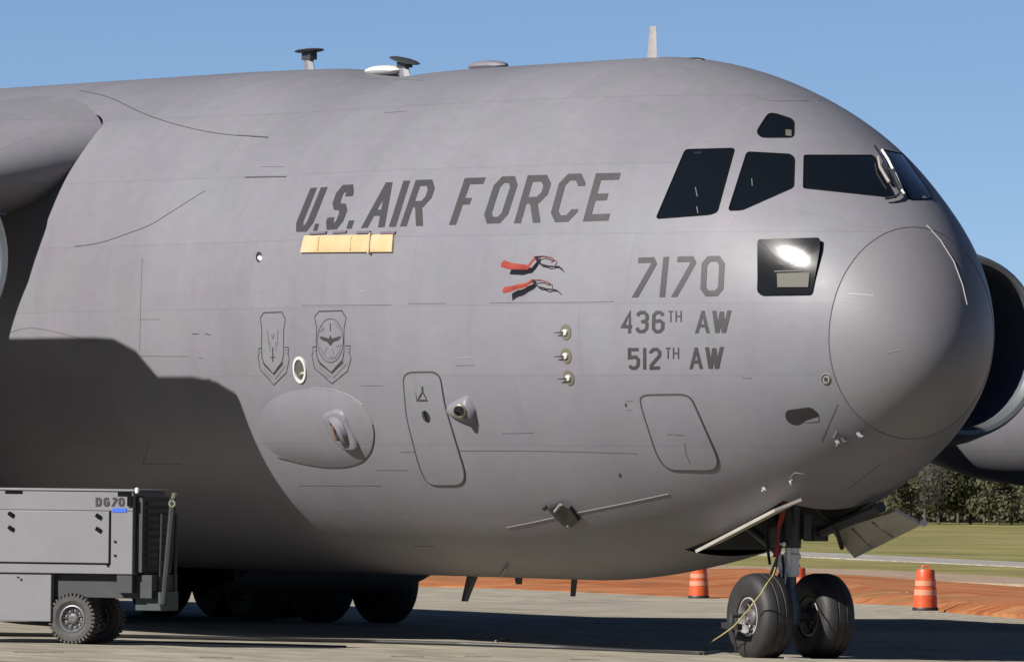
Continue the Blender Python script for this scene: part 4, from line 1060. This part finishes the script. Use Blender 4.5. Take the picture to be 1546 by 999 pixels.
# ------------------------------------------------------------------ trees
def leaf_mat(name, c1, c2):
    m = mat(name, c1, .7, spec=.2, col2=c2, scale=.9)
    t = m.node_tree; b = t.nodes['Principled BSDF']; out = t.nodes['Material Output']
    tr = t.nodes.new('ShaderNodeBsdfTranslucent'); mx = t.nodes.new('ShaderNodeMixShader'); mx.inputs[0].default_value = .5
    t.links.new(b.inputs['Base Color'].links[0].from_socket, tr.inputs['Color'])
    t.links.new(b.outputs[0], mx.inputs[1]); t.links.new(tr.outputs[0], mx.inputs[2]); t.links.new(mx.outputs[0], out.inputs['Surface']); return m
LEAF = [leaf_mat('olive_leaves', (.10, .11, .055), (.19, .19, .10)), leaf_mat('dark_pine_needles', (.08, .095, .06), (.155, .17, .105)),
        leaf_mat('rust_leaves', (.16, .10, .075), (.24, .16, .12)), leaf_mat('straw_leaves', (.15, .15, .085), (.24, .235, .14)), leaf_mat('grey_twigs', (.14, .135, .115), (.24, .225, .19))]
BARK = mat('bark', (.10, .085, .07), .9, var=.3, scale=4)
def crown_mesh(rng, hgt, wid, kind, n):
    v = []; f = []
    lobes = [(Vector((rng.gauss(0, .28)*wid, rng.gauss(0, .28)*wid, hgt*(.3+.62*rng.random()))), wid*(.16+.2*rng.random())) for _ in range(16)]
    for i in range(n):
        c, r_ = rng.choice(lobes)
        d = Vector((rng.gauss(0, 1), rng.gauss(0, 1), rng.gauss(0, .8))).normalized()*r_*(rng.random()**.45)
        p = c+d
        if kind == 1: k = max(.12, 1-p.z/hgt); p.x *= k*1.5; p.y *= k*1.5
        s = (.05+.075*rng.random())*(1 if kind != 4 else .8)
        nn = (d.normalized()*.8+Vector((rng.gauss(0, .5), rng.gauss(0, .5), rng.gauss(.35, .4)))).normalized(); o_ = nn.orthogonal().normalized(); q_ = nn.cross(o_); an = rng.random()*6.28
        a = o_*cos(an)+q_*sin(an); bb = nn.cross(a)
        if kind == 4: bb *= .35; s *= 1.5
        k0 = len(v); v += [tuple(p-a*s-bb*s*.7), tuple(p+a*s-bb*s*.6), tuple(p+a*s*.8+bb*s*.7), tuple(p-a*s*.9+bb*s*.6)]; f.append((k0, k0+1, k0+2, k0+3))
    me = bpy.data.meshes.new('crown'); me.from_pydata(v, [], f); me.update(); return me
def trunk_mesh(rng, hgt, wid):
    b = MB(); top = hgt*.8
    b.tube([(0, 0, -.1), (rng.gauss(0, .05), 0, top*.4), (rng.gauss(0, .15), rng.gauss(0, .1), top)], [.11, .08, .02], 7)
    for k in range(7):
        z = hgt*(.25+.07*k); a = rng.random()*6.28; L = wid*.4
        b.tube([(0, 0, z), (cos(a)*L*.5, sin(a)*L*.5, z+L*.35), (cos(a)*L, sin(a)*L, z+L*.8)], [.04, .028, .008], 5)
    return b.mesh('trunk')
rng = random.Random(11)
PROTO = []
for kind, h_, w_, n in ((0, 4.6, 3.4, 4200), (1, 5.0, 2.6, 4200), (2, 4.0, 2.6, 2800), (3, 3.4, 2.8, 3200), (4, 4.6, 3.2, 2600), (0, 4.0, 3.0, 3600), (1, 4.4, 2.4, 3600)):
    PROTO.append((kind, crown_mesh(rng, h_, w_, kind, n), trunk_mesh(rng, h_, w_)))
NAMES = ['olive green tree', 'dark green conifer', 'rust leaved tree', 'straw coloured young tree', 'grey half bare tree', 'small olive tree', 'slim dark conifer']
def tree(px, d, pi_, sc, label, grp='trees at the far edge of the field'):
    kind, cm_, tm_ = PROTO[pi_]
    q = depth_ray(px, d)
    e = empty('field_tree', tuple(q), label, 'tree', grp, rz=rng.random()*6.28); sc *= .84; e.scale = (sc, sc, sc*(.92+.16*rng.random()))
    link('crown', cm_, None, e, None).data.materials.append(LEAF[kind]) if not cm_.materials else link('crown', cm_, None, e, None)
    link('trunk', tm_, BARK, e, 40)
def depth_ray(px, d):
    r_ = ray(px, 700); h = Vector((r_.x, r_.y, 0)); h /= h.dot(vh); p = cam0+h*d; p.z = ground_z(p.x, p.y); return p
SPOTS = [(1352, 514, 3, .95, 'straw coloured bush leftmost under the aircraft chin'), (1376, 526, 0, 1.0, 'olive tree under the curve of the radome'),
 (1398, 518, 4, .95, 'grey twiggy tree just left of the olive pair'), (1418, 520, 5, 1.15, 'broad olive tree below the white gap beside the engine'),
 (1447, 526, 1, .95, 'dark conifer between the olive tree and the rust one'), (1466, 522, 2, 1.0, 'rust leaved tree in the middle of the far tree line'),
 (1487, 526, 6, .95, 'slim dark conifer right of the rust leaved tree'), (1508, 516, 3, 1.1, 'straw tinted leafy tree near the right end of the tree line'),
 (1528, 526, 0, .85, 'low olive tree second from the right edge'), (1550, 520, 1, .8, 'dark conifer at the right edge of the photo')]
for s_ in SPOTS: tree(*s_)
# the wood behind: one mass
v = []; f = []; mi = []
for i in range(110000):
    l = (rng.random()-.5)*2; px = 773+1100*l if i < 80000 else 773+math.copysign(1100+4500*abs(l), l); d = 534+rng.random()*26
    top = 3.5+.75*sin(px*.043)+.6*sin(px*.11+1)+.5*sin(px*.29)
    z = top*rng.random()**.8
    q = depth_ray(px, d); p = q+Vector((rng.gauss(0, .3), rng.gauss(0, .3), z)); s = (.07+.10*rng.random())*(1 if i < 80000 else 2.6)
    nn = (-vh*.7+Vector((rng.gauss(0, .6), rng.gauss(0, .6), rng.gauss(.4, .4)))).normalized(); o_ = nn.orthogonal().normalized(); q_ = nn.cross(o_); an = rng.random()*6.28
    a = o_*cos(an)+q_*sin(an); bb = nn.cross(a)
    k0 = len(v); v += [tuple(p-a*s-bb*s), tuple(p+a*s-bb*s*.7), tuple(p+a*s*.8+bb*s*.7), tuple(p-a*s+bb*s*.8)]; f.append((k0, k0+1, k0+2, k0+3)); mi.append(int(2.5+2.4*sin(px*.05+d*.3+sin(px*.013)*3)+.8*sin(z*2.1+px*.09)+rng.gauss(0, .35)) % 5)
me = bpy.data.meshes.new('woodland'); me.from_pydata(v, [], f); me.update()
for m in LEAF: me.materials.append(m)
me.polygons.foreach_set('material_index', mi)
tag(link('woodland', me, None, None, None), 'dense scrubby wood closing off the far side of the grass field', 'woodland', kind='stuff')
